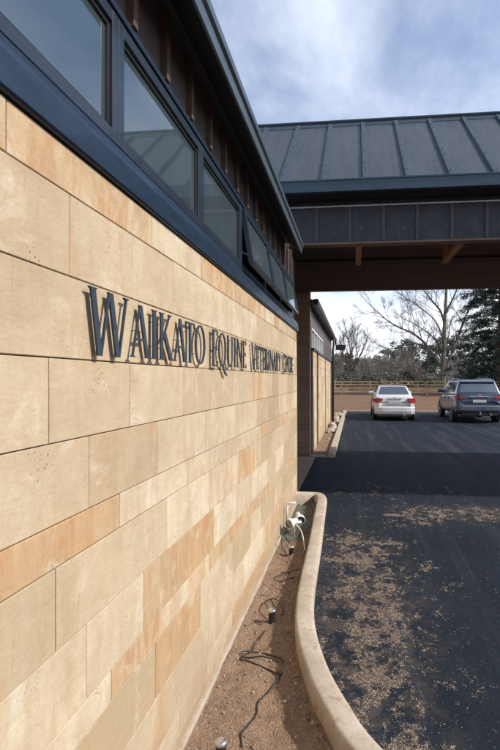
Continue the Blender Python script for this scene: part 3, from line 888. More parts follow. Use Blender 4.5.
# ------------------------------------------------------------------ rear wing beyond the canopy
wing = empty('rear_wing_building', (-1.0, 17, 0), 'low sandstone panelled wing with small white framed windows beyond the canopy', 'building')
mb = MB(); mb.box(-5.6, -1.085, 12.0, 12.12, -.2, 4.0); part(mb, 'boarded_wall', M['board'], wing)
mb = MB(); mb.box(-1.75, -1.045, 11.58, 11.93, -.2, 4.39); part(mb, 'pier', M['board'], wing)
Zw = [2.44, 2.31, 2.06, 1.81, 1.56, 1.33, 1.20, .95, .71, .60, .35, .11, -.05]
rw = [(Zw[i+1], Zw[i]) for i in range(len(Zw)-1)]
for k, (a, b_) in enumerate(((11.95, 13.15), (13.75, 16.9), (17.3, 20.6), (21.4, 23.2))):
    stone_wall(-1.0 if k < 3 else -.98, None, rw, [[] for _ in rw], 40+k, a, b_, thick=.08, backx=-1.10, name='stone_panel', parent=wing)
mb = MB(); mb.box(-1.35, -1.101, 12.125, 23.2, -.2, 2.44); part(mb, 'recessed_wall', M['board'], wing)
mb = MB(); mb.box(-1.35, -.97, 11.94, 23.25, 2.442, 2.50); part(mb, 'sill_flashing', M['navy'], wing)
mb = MB(); mb.box(-1.30, -1.08, 11.98, 12.5, 2.503, 3.59); mb.box(-1.30, -1.08, 16.9, 23.2, 2.503, 3.05); mb.box(-1.30, -1.081, 12.5, 23.2, 3.052, 3.59)
part(mb, 'wall_cladding', M['bronze'], wing)
wy = [12.52, 13.4, 14.3, 15.2, 16.1, 16.88]
for a, b_ in zip(wy[:-1], wy[1:]):
    mb = MB(); w = .05
    mb.box(-1.16, -1.07, a+.002, a+w, 2.505, 3.048); mb.box(-1.16, -1.07, b_-w, b_-.002, 2.505, 3.048)
    mb.box(-1.16, -1.072, a+w, b_-w, 2.505, 2.505+w); mb.box(-1.16, -1.072, a+w, b_-w, 3.048-w, 3.048)
    fr = part(mb, 'window', M['white_frame'], wing)
    mb = MB(); mb.box(-1.12, -1.114, a+w, b_-w, 2.505+w, 3.048-w); part(mb, 'pane', M['glass'], fr)
    mb = MB(); mb.box(-1.18, -1.175, a+w*.5, b_-w*.5, 2.51, 3.04); part(mb, 'blind', M['blind'], fr)
mb = MB(); prism_y(mb, [(-.92, 3.56), (-.92, 3.60), (-1.35, 3.68), (-5.6, 4.3), (-5.6, 4.2), (-1.12, 3.60), (-1.12, 3.56), (-.95, 3.54)], 11.66, 23.4)
part(mb, 'roof', M['roof'], wing)
mb = MB(); prism_y(mb, [(-.955, 3.48), (-.87, 3.48), (-.85, 3.56), (-.85, 3.62), (-.955, 3.62)], 11.62, 23.42); part(mb, 'gutter', M['blackp'], wing, bevel=.004)
mb = MB(); mb.tube([(-.89, 21.0, 3.49), (-.89, 21.0, 3.15), (-.92, 21.0, 2.95), (-.92, 21.0, -.03)], .045, 10); part(mb, 'downpipe', M['blackp'], wing, smooth=True)
mb = MB(); mb.box(-.90, -.45, 23.3, 23.5, 3.10, 3.34); mb.box(-.93, -.86, 23.34, 23.46, 3.34, 3.50); part(mb, 'eave_bracket', M['blackp'], wing)
mb = MB(); mb.box(-5.6, -1.09, 23.1, 23.2, -.2, 3.4); mb.box(-5.6, -5.5, 12.12, 23.1, -.2, 3.9); part(mb, 'end_wall', M['board'], wing)
# entry lobby wall in the recess
mb = MB(); mb.box(-5.6, -5.5, WEND+.01, 11.99, -.2, 3.72); ew = part(mb, 'lobby_wall', M['board'], wing)
mb = MB(); mb.box(-5.49, -5.43, 9.0, 9.08, 0.01, 2.2); mb.box(-5.49, -5.43, 10.6, 10.68, 0.01, 2.2); mb.box(-5.49, -5.43, 9.08, 10.6, 2.12, 2.2); mb.box(-5.49, -5.44, 9.80, 9.88, .01, 2.12)
dr = part(mb, 'door', M['frame'], wing)
mb = MB(); mb.box(-5.47, -5.46, 9.08, 9.80, .01, 2.12); mb.box(-5.47, -5.46, 9.88, 10.6, .01, 2.12); part(mb, 'pane', M['cglass'], dr)

# rocks in the rear bed
rnd = random.Random(9)
RV, RF = ico(1.0, 2)
spots = [(-.80, 16.6, .13, 'pale rock nearest in the narrow bed against the rear wing'), (-.74, 17.5, .12, None), (-.82, 18.6, .15, None), (-.72, 20.0, .14, None), (-.80, 21.6, .18, None), (-.74, 23.2, .20, 'large pale rock farthest along the bed by the rear wing corner'), (-.76, 14.6, .05, None)]
for i, (x, y, r, lab) in enumerate(spots):
    mb = MB(); sd = rnd.random()*50
    mb.faces([Vector((v[0]*1.1, v[1]*1.3, v[2]*.75))*r*(1+.45*noise.noise(Vector(v)*1.2+Vector((sd, 0, 0)))) for v in RV], RF)
    o = mb.build('rock', M['rock'], smooth=False, loc=(x, y, -.03+r*.4))
    tag(o, lab or 'pale rough rock lying among others in the bed along the rear wing', 'rock', 'rocks in the bed along the rear wing')

# ------------------------------------------------------------------ bed lights and cables
bl = empty('bollard_light', (-.643, 2.36, -.10))
mb = MB(); mb.lathe([(.026, -.04), (.026, .0), (.0255, .082), (.024, .085)], 24); part(MB(), 'x', M['blackp'], bl) if False else None
o = mb.build('post', M['blackp'], bl, smooth=False)
mb = MB(); mb.lathe([(.0305, .084), (.0315, .087), (.0315, .096), (.029, .102), (.020, .1055), (.006, .107)], 24); o = mb.build('cap', M['chrome'], bl, smooth=True)
mb = MB(); mb.lathe([(.034, -.003), (.034, .004), (.027, .006)], 24); mb.build('base_collar', M['blackp'], bl)
lights = [(bl, -.643, 2.36, 'stubby black garden light with chrome cap, nearest the camera at the foot of the wall'),
          (None, -.626, 3.745, 'stubby black garden light with silver cap beside a coil of black cable mid bed'),
          (None, -.66, 5.185, 'stubby black garden light with silver cap just in front of the white floodlights')]
for o, x, y, lab in lights:
    q = o or copy_tree(bl)
    q.location = (x, y, -.098); tag(q, lab, 'garden light', 'black bollard lights in the garden bed')

def cable(pts, r, mat, label, seg=6, cat='cable'):
    mb = MB(); p3 = []
    for q in pts: p3.append((q[0], q[1], (q[2] if len(q) > 2 else bed_z(q[0], q[1])+r*1.2)))
    mb.tube(catmull(p3, 8), r, seg); o = mb.build('cable', mat, smooth=True); tag(o, label, cat); return o
cable([(-.655, 3.60), (-.665, 3.45, -.07), (-.70, 3.36), (-.755, 3.241), (-.70, 3.20), (-.641, 3.172), (-.532, 3.107), (-.454, 3.052), (-.462, 3.13, -.075), (-.50, 3.19), (-.607, 3.25, -.08), (-.733, 3.262), (-.75, 3.30, -.08), (-.66, 3.33), (-.57, 3.30), (-.47, 3.20), (-.45, 3.10, -.078)], .0042, M['cable'], 'looped coil of thin black cable on the gravel in front of the middle garden light')
cable([(-.455, 3.04), (-.49, 2.96), (-.514, 2.898), (-.549, 2.803), (-.540, 2.71), (-.572, 2.604), (-.589, 2.55), (-.563, 2.46)], .0052, M['cable'], 'crooked single black cable end lying on the gravel near the nearest garden light')
cable([(-.626, 3.78), (-.69, 3.90, -.05), (-.73, 4.02, -.07), (-.70, 4.12), (-.63, 4.05, -.06), (-.57, 3.92), (-.56, 3.80)], .0042, M['cable'], 'short arched black cable tail behind the middle garden light')
cable([(-.70, 4.75), (-.62, 4.68), (-.52, 4.60, -.08), (-.56, 4.52), (-.68, 4.50), (-.74, 4.58), (-.66, 4.66, -.08), (-.52, 4.70)], .0042, M['cable'], 'flat loop of black cable across the bed between the second and third garden lights')

fl = empty('garden_floodlight', (-.72, 5.85, -.10), 'pair of white floodlight heads on one white stake at the far end of the bed', 'floodlight')
def head(name, loc, direction, r=.055):
    d = Vector(direction).normalized(); q = d.to_track_quat('Z', 'Y').to_matrix().to_4x4(); q.translation = Vector(loc)
    mb = MB(); mb.lathe([(.012, -.115), (.026, -.11), (.034, -.075), (.036, -.05), (.058*r/.055, -.01), (.062*r/.055, .035), (.058*r/.055, .038), (.052*r/.055, .030)], 20, 0, q)
    o = part(mb, name, M['white_frame'], fl, smooth=True)
    mb = MB(); mb.lathe([(.050*r/.055, .026), (.050*r/.055, .033), (.02, .037)], 20, 0, q); part(mb, 'lens', M['cglass'], o)
    return o
head('lamp_head', (-.745, 5.78, .070), (-.45, -.72, -.10), .052)
head('lamp_head', (-.66, 5.94, .075), (.25, -.70, -.30), .060)
mb = MB(); mb.tube([(-.72, 5.86, -.13), (-.72, 5.86, .03), (-.70, 5.86, .055)], .014, 10); mb.tube([(-.76, 5.86, .05), (-.63, 5.90, .05)], .016, 10)
part(mb, 'stake', M['white_frame'], fl, smooth=True)
mb = MB(); mb.tube(catmull([(-.70, 5.86, .05), (-.60, 5.60, .03), (-.545, 5.35, -.02), (-.53, 5.22, -.07), (-.58, 5.12, -.09)], 8), .0062, 8)
part(mb, 'flex', M['white_cable'], fl, smooth=True)
mb = MB(); mb.tube([(-.825, 6.05, -.12), (-.825, 6.05, .20), (-.822, 6.06, .225), (-.79, 6.06, .235), (-.72, 6.07, .235)], .014, 10)
o = mb.build('conduit', M['white_frame'], smooth=True); tag(o, 'thin white pipe standing beside the wall behind the floodlights, elbowed at top', 'pipe')
mb = MB(); mb.tube(catmull([(-.70, 5.12, -.07), (-.78, 5.3, -.04), (-.80, 5.5, .02), (-.76, 5.7, .02)], 6), .005, 6)
o = mb.build('cable', M['cable'], smooth=True); tag(o, 'thin black cable from the third garden light towards the floodlights', 'cable')

# ------------------------------------------------------------------ cars
def car(kind, paint, loc, label):
    suv = kind == 'suv'
    root = empty('parked_car', (0, 0, 0), label, 'car')
    if not suv:
        st = [(0, .66, .36, .82), (.03, .76, .28, 1.00), (.12, .83, .24, 1.07), (.5, .865, .21, 1.07), (1.2, .875, .2, 1.00), (2.2, .875, .2, .97), (3.1, .87, .2, .95), (3.8, .85, .2, .86), (4.25, .80, .22, .76), (4.45, .68, .28, .62), (4.5, .55, .34, .55)]
        gh = (.42, 1.10, 2.45, 3.25, 1.04, 1.46, .80, .60); tw = .31; ax = (.85, 3.55); hw = .86
    else:
        st = [(0, .80, .46, .86), (.03, .88, .38, 1.08), (.12, .93, .34, 1.16), (.5, .95, .30, 1.17), (1.2, .955, .3, 1.15), (2.4, .955, .3, 1.12), (3.4, .95, .3, 1.08), (4.1, .93, .3, 1.0), (4.55, .86, .33, .88), (4.72, .74, .38, .74), (4.78, .6, .42, .66)]
        gh = (.10, .42, 2.75, 3.65, 1.14, 1.70, .885, .70); tw = .37; ax = (.92, 3.72); hw = .93
    mb = MB(); m = 14
    for (y, w, zb, zt) in st:
        H = zt-zb
        half = [(0, zb), (w*.80, zb), (w*.95, zb+H*.08), (w, zb+H*.30), (w, zb+H*.55), (w*.985, zb+H*.78), (w*.93, zt-.03), (w*.70, zt)]
        ring = half+[(-a, b) for a, b in reversed(half[1:])]
        ring.insert(8, (0, zt+.012)) 
        for a, b in ring: mb.v.append((a, y, b))
    m = len(ring)
    for i in range(len(st)-1):
        for k in range(m):
            a = i*m+k; b = i*m+(k+1) % m; mb.f.append((a, b, b+m, a+m)); mb.mi.append(0)
    mb.f.append(tuple(range(m))); mb.mi.append(0); mb.f.append(tuple((len(st)-1)*m+k for k in reversed(range(m)))); mb.mi.append(0)
    body = mb.build('body', paint, root, smooth=True)
    md = body.modifiers.new('sub', 'SUBSURF'); md.levels = 2; md.render_levels = 2
    yb0, yt0, yt1, yb1, zb, zt, wb, wt = gh
    G = {}
    for sx in (-1, 1):
        G[sx] = [Vector((sx*wb, yb0, zb-.03)), Vector((sx*wt, yt0, zt)), Vector((sx*wt, yt1, zt)), Vector((sx*wb, yb1, zb-.06))]
    mb = MB(); ml = 6
    A, B = G[-1], G[1]
    zc = .035
    crown = [Vector((0, yt0+.05, zt+zc)), Vector((0, yt1-.05, zt+zc))]
    vs = A+B
    mb.faces(vs, [(0,1,2,3), (7,6,5,4), (0,4,5,1), (1,5,6,2), (2,6,7,3), (3,7,4,0)])
    cab = mb.build('cabin', paint, root, bevel=.07, seg=4)
    for f in cab.data.polygons: f.use_smooth = True
    def panel(name, q, u0, u1, v0, v1, mat, off=.012, nn=6, curve=0.0):
        q = [Vector(a) for a in q]; nrm = (q[1]-q[0]).cross(q[3]-q[0]).normalized()
        ctr = Vector((0, 2, .9))
        if nrm.dot(q[0]-ctr) < 0: nrm = -nrm
        mbp = MB()
        L = lambda u, v: (q[0]*(1-u)+q[1]*u)*(1-v)+(q[3]*(1-u)+q[2]*u)*v
        rows_ = []
        for i in range(nn+1):
            u = i/nn
            # rounded top corners
            vv0, vv1 = v0, v1
            for v in (vv0, vv1):
                uu = u0+(u1-u0)*u
                p = L(uu, v)+nrm*(off+curve*math.sin(math.pi*u)); mbp.v.append(tuple(p))
        for i in range(nn): a = i*2; mbp.f.append((a, a+2, a+3, a+1)); mbp.mi.append(0)
        o = mbp.build(name, mat, root)
        s_ = o.modifiers.new('solid', 'SOLIDIFY'); s_.thickness = .006
        return o
    # rear window (quad: bottom-left, bottom-right, top-right, top-left)
    panel('rear_window', [A[0], B[0], B[1], A[1]], .07, .93, .20, .92, M['cglass'], curve=.008)
    panel('windscreen', [A[3], B[3], B[2], A[2]], .05, .95, .14, .94, M['cglass'], curve=.01)
    for Q, s in ((A, -1), (B, 1)):
        q = [Q[0], Q[3], Q[2], Q[1]]
        mids = [.12, .30, .55, .84] if suv else [.16, .50, .86]
        for k in range(len(mids)-1):
            panel('side_window', q, mids[k]+.012, mids[k+1]-.012, .20, .90, M['cglass'], off=.010)
    # wheels
    for k, (sx, yy) in enumerate(((-1, ax[0]), (1, ax[0]), (-1, ax[1]), (1, ax[1]))):
        q = Matrix.Translation((sx*(hw-.09), yy, tw)) @ Matrix.Rotation(R(90)*sx, 4, 'Y')
        mb = MB(); mb.lathe([(tw*.62, -.10), (tw*.93, -.11), (tw, -.085), (tw, .085), (tw*.93, .11), (tw*.66, .105)], 28, 0, q)
        wh = mb.build('wheel', M['rubber'], root, smooth=False)
        mb = MB(); mb.lathe([(tw*.66, .09), (tw*.64, .108), (tw*.60, .098), (tw*.2, .102), (tw*.12, .112)], 20, 0, q)
        mb.build('rim', M['rimm'], wh)
        mb = MB(); q2 = Matrix.Translation((sx*(hw+.003), yy, tw+.01)) @ Matrix.Rotation(R(90)*sx, 4, 'Y')
        q2 = Matrix.Translation((sx*(hw-.06), yy, tw+.01)) @ Matrix.Rotation(R(90)*sx, 4, 'Y')
        mb.lathe([(tw*1.17, -.10), (tw*1.17, .072), (tw*1.10, .074), (tw*1.0, .03)], 28, 0, q2)
        mb.build('wheel_arch', M['blackp'], root)
    # rear bumper
    zb_ = .30 if not suv else .42
    mb = MB()
    if not suv:
        prof = [(.05, .27), (-.035, .29), (-.065, .40), (-.06, .56), (-.03, .60), (.05, .60)]
    else:
        prof = [(.05, .40), (-.045, .42), (-.08, .52), (-.075, .68), (-.04, .72), (.05, .72)]
    nw = 10; b0 = len(mb.v)
    for i in range(nw+1):
        u = -1+2*i/nw; bend = .15*abs(u)**6
        for (yy, zz) in prof: mb.v.append((u*(hw-.02)*(1-.0*abs(u)), yy+bend, zz))
    m2 = len(prof)
    for i in range(nw):
        for k in range(m2): a = i*m2+k; b = i*m2+(k+1) % m2; mb.f.append((a, a+m2, b+m2, b)); mb.mi.append(0)
    mb.f.append(tuple(range(m2))); mb.mi.append(0); mb.f.append(tuple(nw*m2+k for k in reversed(range(m2)))); mb.mi.append(0)
    mb.build('rear_bumper', paint, root, bevel=.012)
    if suv:
        mb = MB(); mb.box(-.66, .66, -.094, -.06, .665, .705); mb.build('bumper_strip', M['silver'], root, bevel=.006)
        mb = MB(); mb.box(-.70, .70, -.04, .3, .30, .405); mb.build('rear_valance', M['blackp'], root, bevel=.02)
        mb = MB(); mb.box(-.38, .38, -.012, .06, 1.035, 1.075); mb.build('tailgate_handle', M['chrome'], root, bevel=.01)
        mb = MB(); mb.box(-.05, .05, -.016, .02, 1.09, 1.15); mb.build('badge', M['chrome'], root, bevel=.01)
        mb = MB(); mb.faces([(-.68, .30, 1.66), (.68, .30, 1.66), (.70, .62, 1.745), (-.70, .62, 1.745), (-.68, .28, 1.635), (.68, .28, 1.635), (.70, .62, 1.69), (-.70, .62, 1.69)], [(0,1,2,3), (7,6,5,4), (0,4,5,1), (1,5,6,2), (2,6,7,3), (3,7,4,0)])
        mb.build('spoiler', paint, root, bevel=.012)
        for sx in (-1, 1):
            mb = MB(); mb.tube([(sx*.64, .75, 1.70), (sx*.64, .85, 1.76), (sx*.64, 2.4, 1.77), (sx*.64, 2.55, 1.71)], .018, 8); mb.build('roof_rail', M['silver'], root)
        mb = MB(); mb.box(-.03, .03, -.16, 0, .34, .40); mb.lathe([(.001, .39), (.025, .40), (.03, .42), (.02, .45)], 12, 0, Matrix.Translation((0, -.15, 0))); mb.build('tow_ball', M['chrome'], root)
        mb = MB(); mb.tube([(.42, -.10, .36), (.42, .1, .36)], .04, 12); mb.build('exhaust_tip', M['chrome'], root)
        plz, plw = .90, .26
    else:
        mb = MB(); mb.box(-.30, .30, -.012, .05, .925, .955); mb.build('boot_trim', M['chrome'], root, bevel=.006)
        mb = MB(); mb.box(-.72, .72, -.05, .3, .185, .27); mb.build('rear_valance', M['blackp'], root, bevel=.02)
        mb = MB(); mb.tube([(.40, -.08, .25), (.40, .1, .25)], .032, 12); mb.build('exhaust_tip', M['chrome'], root)
        mb = MB(); mb.box(-.035, .035, -.012, .02, .965, 1.01); mb.build('badge', M['chrome'], root, bevel=.008)
        mb = MB(); mb.box(-.66, .66, -.002, .03, .640, .652); mb.build('boot_seam', M['blackp'], root)
        plz, plw = .80, .26
    mb = MB(); mb.box(-plw, plw, -.016, .03, plz-.055-.02, plz+.055-.02); mb.build('number_plate', M['lens_clear'], root, bevel=.006)
    # tail lights wrap round the corners
    for sx in (-1, 1):
        mb = MB()
        if suv:
            pts = [(.56, -.004), (.74, .006), (.86, .05), (.93, .16), (.968, .34)]; z0s = [.99, .975, .965, .97, 1.0]; z1s = [1.06, 1.085, 1.095, 1.09, 1.06]
        else:
            pts = [(.50, -.006), (.62, -.002), (.74, .028), (.825, .10), (.874, .26)]; z0s = [.86, .80, .765, .765, .80]; z1s = [.93, .955, .965, .955, .90]
        for (xx, yy), za, zb2 in zip(pts, z0s, z1s):
            mb.v += [(sx*xx, yy-.012, za), (sx*xx, yy-.012, zb2)]
        for i in range(len(pts)-1): a = i*2; mb.f.append((a, a+2, a+3, a+1)); mb.mi.append(0)
        o = mb.build('tail_light', M['taillight'], root); s_ = o.modifiers.new('solid', 'SOLIDIFY'); s_.thickness = .03; s_.offset = 0
        xx = (.60 if suv else .54)
        mb = MB(); mb.box(min(sx*xx, sx*(xx+.11)), max(sx*xx, sx*(xx+.11)), -.024, -.004, (1.015 if suv else .875), (1.045 if suv else .905)); mb.build('reversing_lens', M['lens_clear'], o)
    # mirrors, door seams and handles
    for sx in (-1, 1):
        ym = yb1-.38; zm = zb+.07
        mb = MB(); mb.box(min(sx*(hw-.08), sx*(hw+.15)), max(sx*(hw-.08), sx*(hw+.15)), ym, ym+.10, zm-.05, zm+.07); mb.build('wing_mirror', M['blackp'] if suv else paint, root, bevel=.03)
        for yy in (1.35, 2.35, 3.15):
            mb = MB(); xw = (hw+.013 if not suv else hw+.023); mb.box(min(sx*xw, sx*(xw-.02)), max(sx*xw, sx*(xw-.02)), yy, yy+.008, .38 if not suv else .48, zb-.10); mb.build('door_seam', M['blackp'], root)
        for yy in (1.55, 2.5):
            mb = MB(); xw = hw+.03; mb.box(min(sx*xw, sx*(xw-.05)), max(sx*xw, sx*(xw-.05)), yy, yy+.17, zb-.18, zb-.145); mb.build('door_handle', paint, root, bevel=.008)
        mb = MB(); mb.box(min(sx*.42, sx*.72), max(sx*.42, sx*.72), st[-2][0]-.08, st[-2][0]+.015, st[-2][3]-.05, st[-2][3]+.04); mb.build('headlight', M['lens_clear'], root, bevel=.02)
    root.location = loc
    return root
car('sedan', M['car_white'], (1.66, 21.3, -.014), 'white sedan parked nose to the fence, seen from behind')
car('suv', M['car_blue'], (4.93, 20.55, -.014), 'dark slate blue sport utility car with roof rails parked right of the white sedan')

# ------------------------------------------------------------------ fence
YFN = 47.0
fence = empty('rail_fence', (0, YFN, 0), 'long weathered timber post and rail fence across the brown field', 'fence')
x = -9.0; k = 0; rnd = random.Random(4)
while x < 33:
    g = gz(x, YFN)
    mb = MB(); mb.box(x-.06, x+.06, YFN, YFN+.12, g-.3, g+1.28+rnd.uniform(-.03, .05)); part(mb, 'post', M['fencewood'], fence)
    x2 = x+2.6; g2 = gz(x2, YFN)
    mb = MB()
    for zz in (.30, .60, .90, 1.18):
        d0, d1 = rnd.uniform(-.02, .02), rnd.uniform(-.02, .02)
        mb.faces([(x+.005, YFN-.035, g+zz+d0), (x2-.005, YFN-.035, g2+zz+d1), (x2-.005, YFN-.035, g2+zz+.12+d1), (x+.005, YFN-.035, g+zz+.12+d0), (x+.005, YFN-.003, g+zz+d0), (x2-.005, YFN-.003, g2+zz+d1), (x2-.005, YFN-.003, g2+zz+.12+d1), (x+.005, YFN-.003, g+zz+.12+d0)],
                 [(0,1,2,3), (7,6,5,4), (0,4,5,1), (1,5,6,2), (2,6,7,3), (3,7,4,0)])
    part(mb, 'rail_bay', M['fencewood'], fence)
    x = x2
# taller pale posts in the field
for i, (x, y, h, lab) in enumerate(((9.55, 50.5, 3.3, 'tall pale pole beyond the fence beside the big bare tree trunk'), (14.2, 52, 2.6, 'short pale pole beyond the fence under the dark conifer'))):
    mb = MB(); mb.tube([(x, y, gz(x, y)-.3), (x, y, gz(x, y)+h)], [.07, .06], 8); mb.box(x-.35, x+.35, y-.09, y-.065, gz(x, y)+h-.45, gz(x, y)+h-.35)
    tag(mb.build('field_pole', M['silver']), lab, 'pole')

# ------------------------------------------------------------------ trees
def grow(mb, p, d, L, r, lev, rnd, maxlev, spread=.55, up=.12, kids=(2, 4), minr=.012, drop=.72):
    n = 4 if lev < 2 else 3
    pts = [p.copy()]; rad = [r]; q = p.copy(); dd = d.copy()
    for i in range(n):
        dd = (dd+Vector((rnd.gauss(0, .13), rnd.gauss(0, .13), rnd.gauss(0, .10)+up*.35))).normalized()
        q = q+dd*(L/n); pts.append(q.copy()); rad.append(max(minr, r*(1-.48*(i+1)/n)))
    mb.tube(pts, rad, 7 if lev < 1 else (5 if lev < 3 else 3), cap=(lev < 2))
    if lev >= maxlev: return
    nk = rnd.randint(*kids)
    for k in range(nk+1):
        t = 1.0 if k == 0 else rnd.uniform(.30, .95)
        i = min(n-1, int(t*n)); f = t*n-i
        s = pts[i].lerp(pts[i+1], f); rr = rad[i]*(1-f)+rad[i+1]*f
        ax = dd.orthogonal().normalized(); ax.rotate(Matrix.Rotation(rnd.uniform(0, 6.28), 3, dd).to_quaternion() if False else __import__('mathutils').Quaternion(dd, rnd.uniform(0, 6.28)))
        a = rnd.uniform(.6, 1.3)*spread*(.45 if k == 0 else 1)
        nd = (dd*math.cos(a)+ax*math.sin(a)); nd.z += up*.5; nd.normalize()
        grow(mb, s, nd, L*rnd.uniform(drop-.14, drop+.10), rr*(.85 if k == 0 else rnd.uniform(.45, .68)), lev+1, rnd, maxlev, spread, up, kids, minr, drop)
def bare_tree(x, y, h, r, seed, label, maxlev=5, spread=.55, kids=(2, 3), group=None, mat='bark', minr=.014, stems=1, name='bare_tree'):
    rnd = random.Random(seed); g = gz(x, y)
    root = empty(name, (x, y, g), label, 'tree', group)
    mt = MB(); top = Vector((0, 0, h*.24))
    mt.tube([(0, 0, -.3), (0, 0, 0.1), (rnd.gauss(0, .05), 0, h*.12), tuple(top)], [r*1.5, r*1.15, r*.95, r*.85], 9)
    mt.build('trunk', M[mat], root)
    mb = MB()
    grow(mb, top, Vector((rnd.gauss(0, .05), 0, 1)).normalized(), h*.27, r*.8, 0, rnd, maxlev, spread*.8, .12, kids, minr)
    for k in range(3+stems):
        a = 6.28*(k+rnd.random()*.6)/(3+stems); z = h*rnd.uniform(.14, .25)
        d = Vector((math.cos(a)*.75, math.sin(a)*.75, rnd.uniform(.55, 1.0))).normalized()
        grow(mb, Vector((0, 0, z)), d, h*.24, r*.5, 1, rnd, maxlev, spread, .10, kids, minr)
    mb.build('branches', M[mat], root)
    return root
# slim bare tree beside the rear wing
bare_tree(-.45, 56, 8.8, .22, 17, 'slim bare tree standing alone just right of the rear wing', maxlev=5, spread=.46, kids=(2, 3), minr=.010)

# big spreading bare tree with hand laid limbs
ox, oy = 9.35, 55.0; og = gz(ox, oy)
oak = empty('spreading_tree', (ox, oy, og), 'big bare spreading tree with long low limbs behind the dark blue car', 'tree')
rnd = random.Random(31); mt = MB()
mt.tube([(0, 0, -.3), (0, 0, 0), (.02, 0, .8), (.05, 0, 1.6)], [.55, .44, .36, .33], 10); mt.build('trunk', M['bark'], oak)
sc = .113
def LP(px, py): return Vector(((px-449)*sc, 0, 1.75+(379-py)*sc-og))
limbs = [([(449, 374), (450, 350), (451, 325), (452, 300), (453, 275), (455, 250)], .26, .3),
         ([(448, 368), (440, 356), (430, 344), (420, 336), (408, 331), (396, 325), (386, 316)], .17, -1.5),
         ([(447, 358), (442, 350), (432, 346), (418, 345), (402, 349), (392, 346)], .10, 1.5),
         ([(451, 324), (446, 314), (440, 307), (433, 298), (424, 288), (416, 276)], .13, -.8),
         ([(452, 372), (458, 356), (464, 338), (470, 322), (478, 306), (486, 292), (492, 276)], .18, .8),
         ([(464, 340), (474, 332), (486, 326), (500, 320)], .09, 1.2),
         ([(452, 316), (458, 302), (463, 288), (468, 272)], .11, -1),
         ([(449, 352), (440, 338), (430, 328), (418, 320)], .09, 1.6),
         ([(450, 340), (443, 326), (432, 316), (420, 308), (408, 300), (400, 292)], .09, -1.5),
         ([(450, 356), (456, 340), (460, 322), (472, 308)], .09, 2)]
mb = MB()
for pts, r, yo in limbs:
    P3 = []
    for i, (a, b_) in enumerate(pts):
        t = i/(len(pts)-1); v = LP(a, b_); v.y = yo*t*1.6+rnd.gauss(0, .05); v.x += rnd.gauss(0, .05); P3.append(v)
    C = catmull(P3, 4); n = len(C)
    mb.tube(C, [max(.03, r*(1-.72*i/(n-1))) for i in range(n)], 7)
    step = 2
    for i in range(3, n, step):
        d = (C[min(i+1, n-1)]-C[i-1]).normalized()
        for k in range(1 if rnd.random() < .6 else 2):
            ax = d.orthogonal().normalized(); ax.rotate(__import__('mathutils').Quaternion(d, rnd.uniform(0, 6.28)))
            a = rnd.uniform(.5, 1.0); nd = (d*math.cos(a)+ax*math.sin(a)); nd.z += .15; nd.normalize()
            grow(mb, C[i], nd, rnd.uniform(1.1, 2.0)*(1-.3*i/n), max(.03, r*.34*(1-.5*i/n)), 2, rnd, 5, .55, .10, (1, 3), .012)
    d = (C[-1]-C[-2]).normalized(); grow(mb, C[-1], d, 1.6, max(.03, r*.28), 2, rnd, 5, .55, .10, (2, 3), .012)
mb.build('branches', M['bark'], oak)

def leaf_clump(mb, c, rad, n, rnd, size, flat=.7):
    for i in range(n):
        v = Vector((rnd.gauss(0, 1), rnd.gauss(0, 1), rnd.gauss(0, 1))).normalized()*rad*rnd.random()**.45
        v.z *= flat; p = c+v
        a = Vector((rnd.gauss(0, 1), rnd.gauss(0, 1), rnd.gauss(0, .6))).normalized()*size*rnd.uniform(.6, 1.4)
        b = a.orthogonal().normalized(); b.rotate(__import__('mathutils').Quaternion(a.normalized(), rnd.uniform(0, 6.28))); b *= a.length*.45
        mb.poly([p-a, p+b, p+a, p-b])
def leafy_tree(x, y, h, w, seed, label, mat='leaf_dark', dens=1.0, base=.18, cone=False, group=None, name='evergreen_tree', size=.14):
    rnd = random.Random(seed); g = gz(x, y)
    root = empty(name, (x, y, g), label, 'tree', group)
    mt = MB(); mt.tube([(0, 0, -.3), (0, 0, h*.3), (rnd.gauss(0, .1), 0, h*.6), (0, 0, h*.9)], [h*.035, h*.026, h*.016, .03], 8)
    mb = MB(); N_ = int(46*dens)
    for i in range(N_):
        t = rnd.random(); z = h*(base+(1-base)*t)
        if cone: R_ = w*.5*(1-t)**.8+.15
        else: R_ = w*.5*math.sqrt(max(.03, 1-((t-.42)/.60)**2))*(1+.22*noise.noise(Vector((seed, z*.7, 0))))
        a = rnd.uniform(0, 6.28); q = R_*math.sqrt(rnd.uniform(.15, 1))
        c = Vector((math.cos(a)*q, math.sin(a)*q, min(z, h)))
        leaf_clump(mb, c, rnd.uniform(.35, .75)*w*.13+.25, int(58), rnd, size)
        if i % 3 == 0: mt.tube([(0, 0, max(.5, c.z-q*.6)), tuple(c)], [h*.008, .02], 4, cap=False)
    mt.build('trunk', M['bark'], root); mb.build('crown', M[mat], root)
    return root
gback = 'evergreens behind the fence'
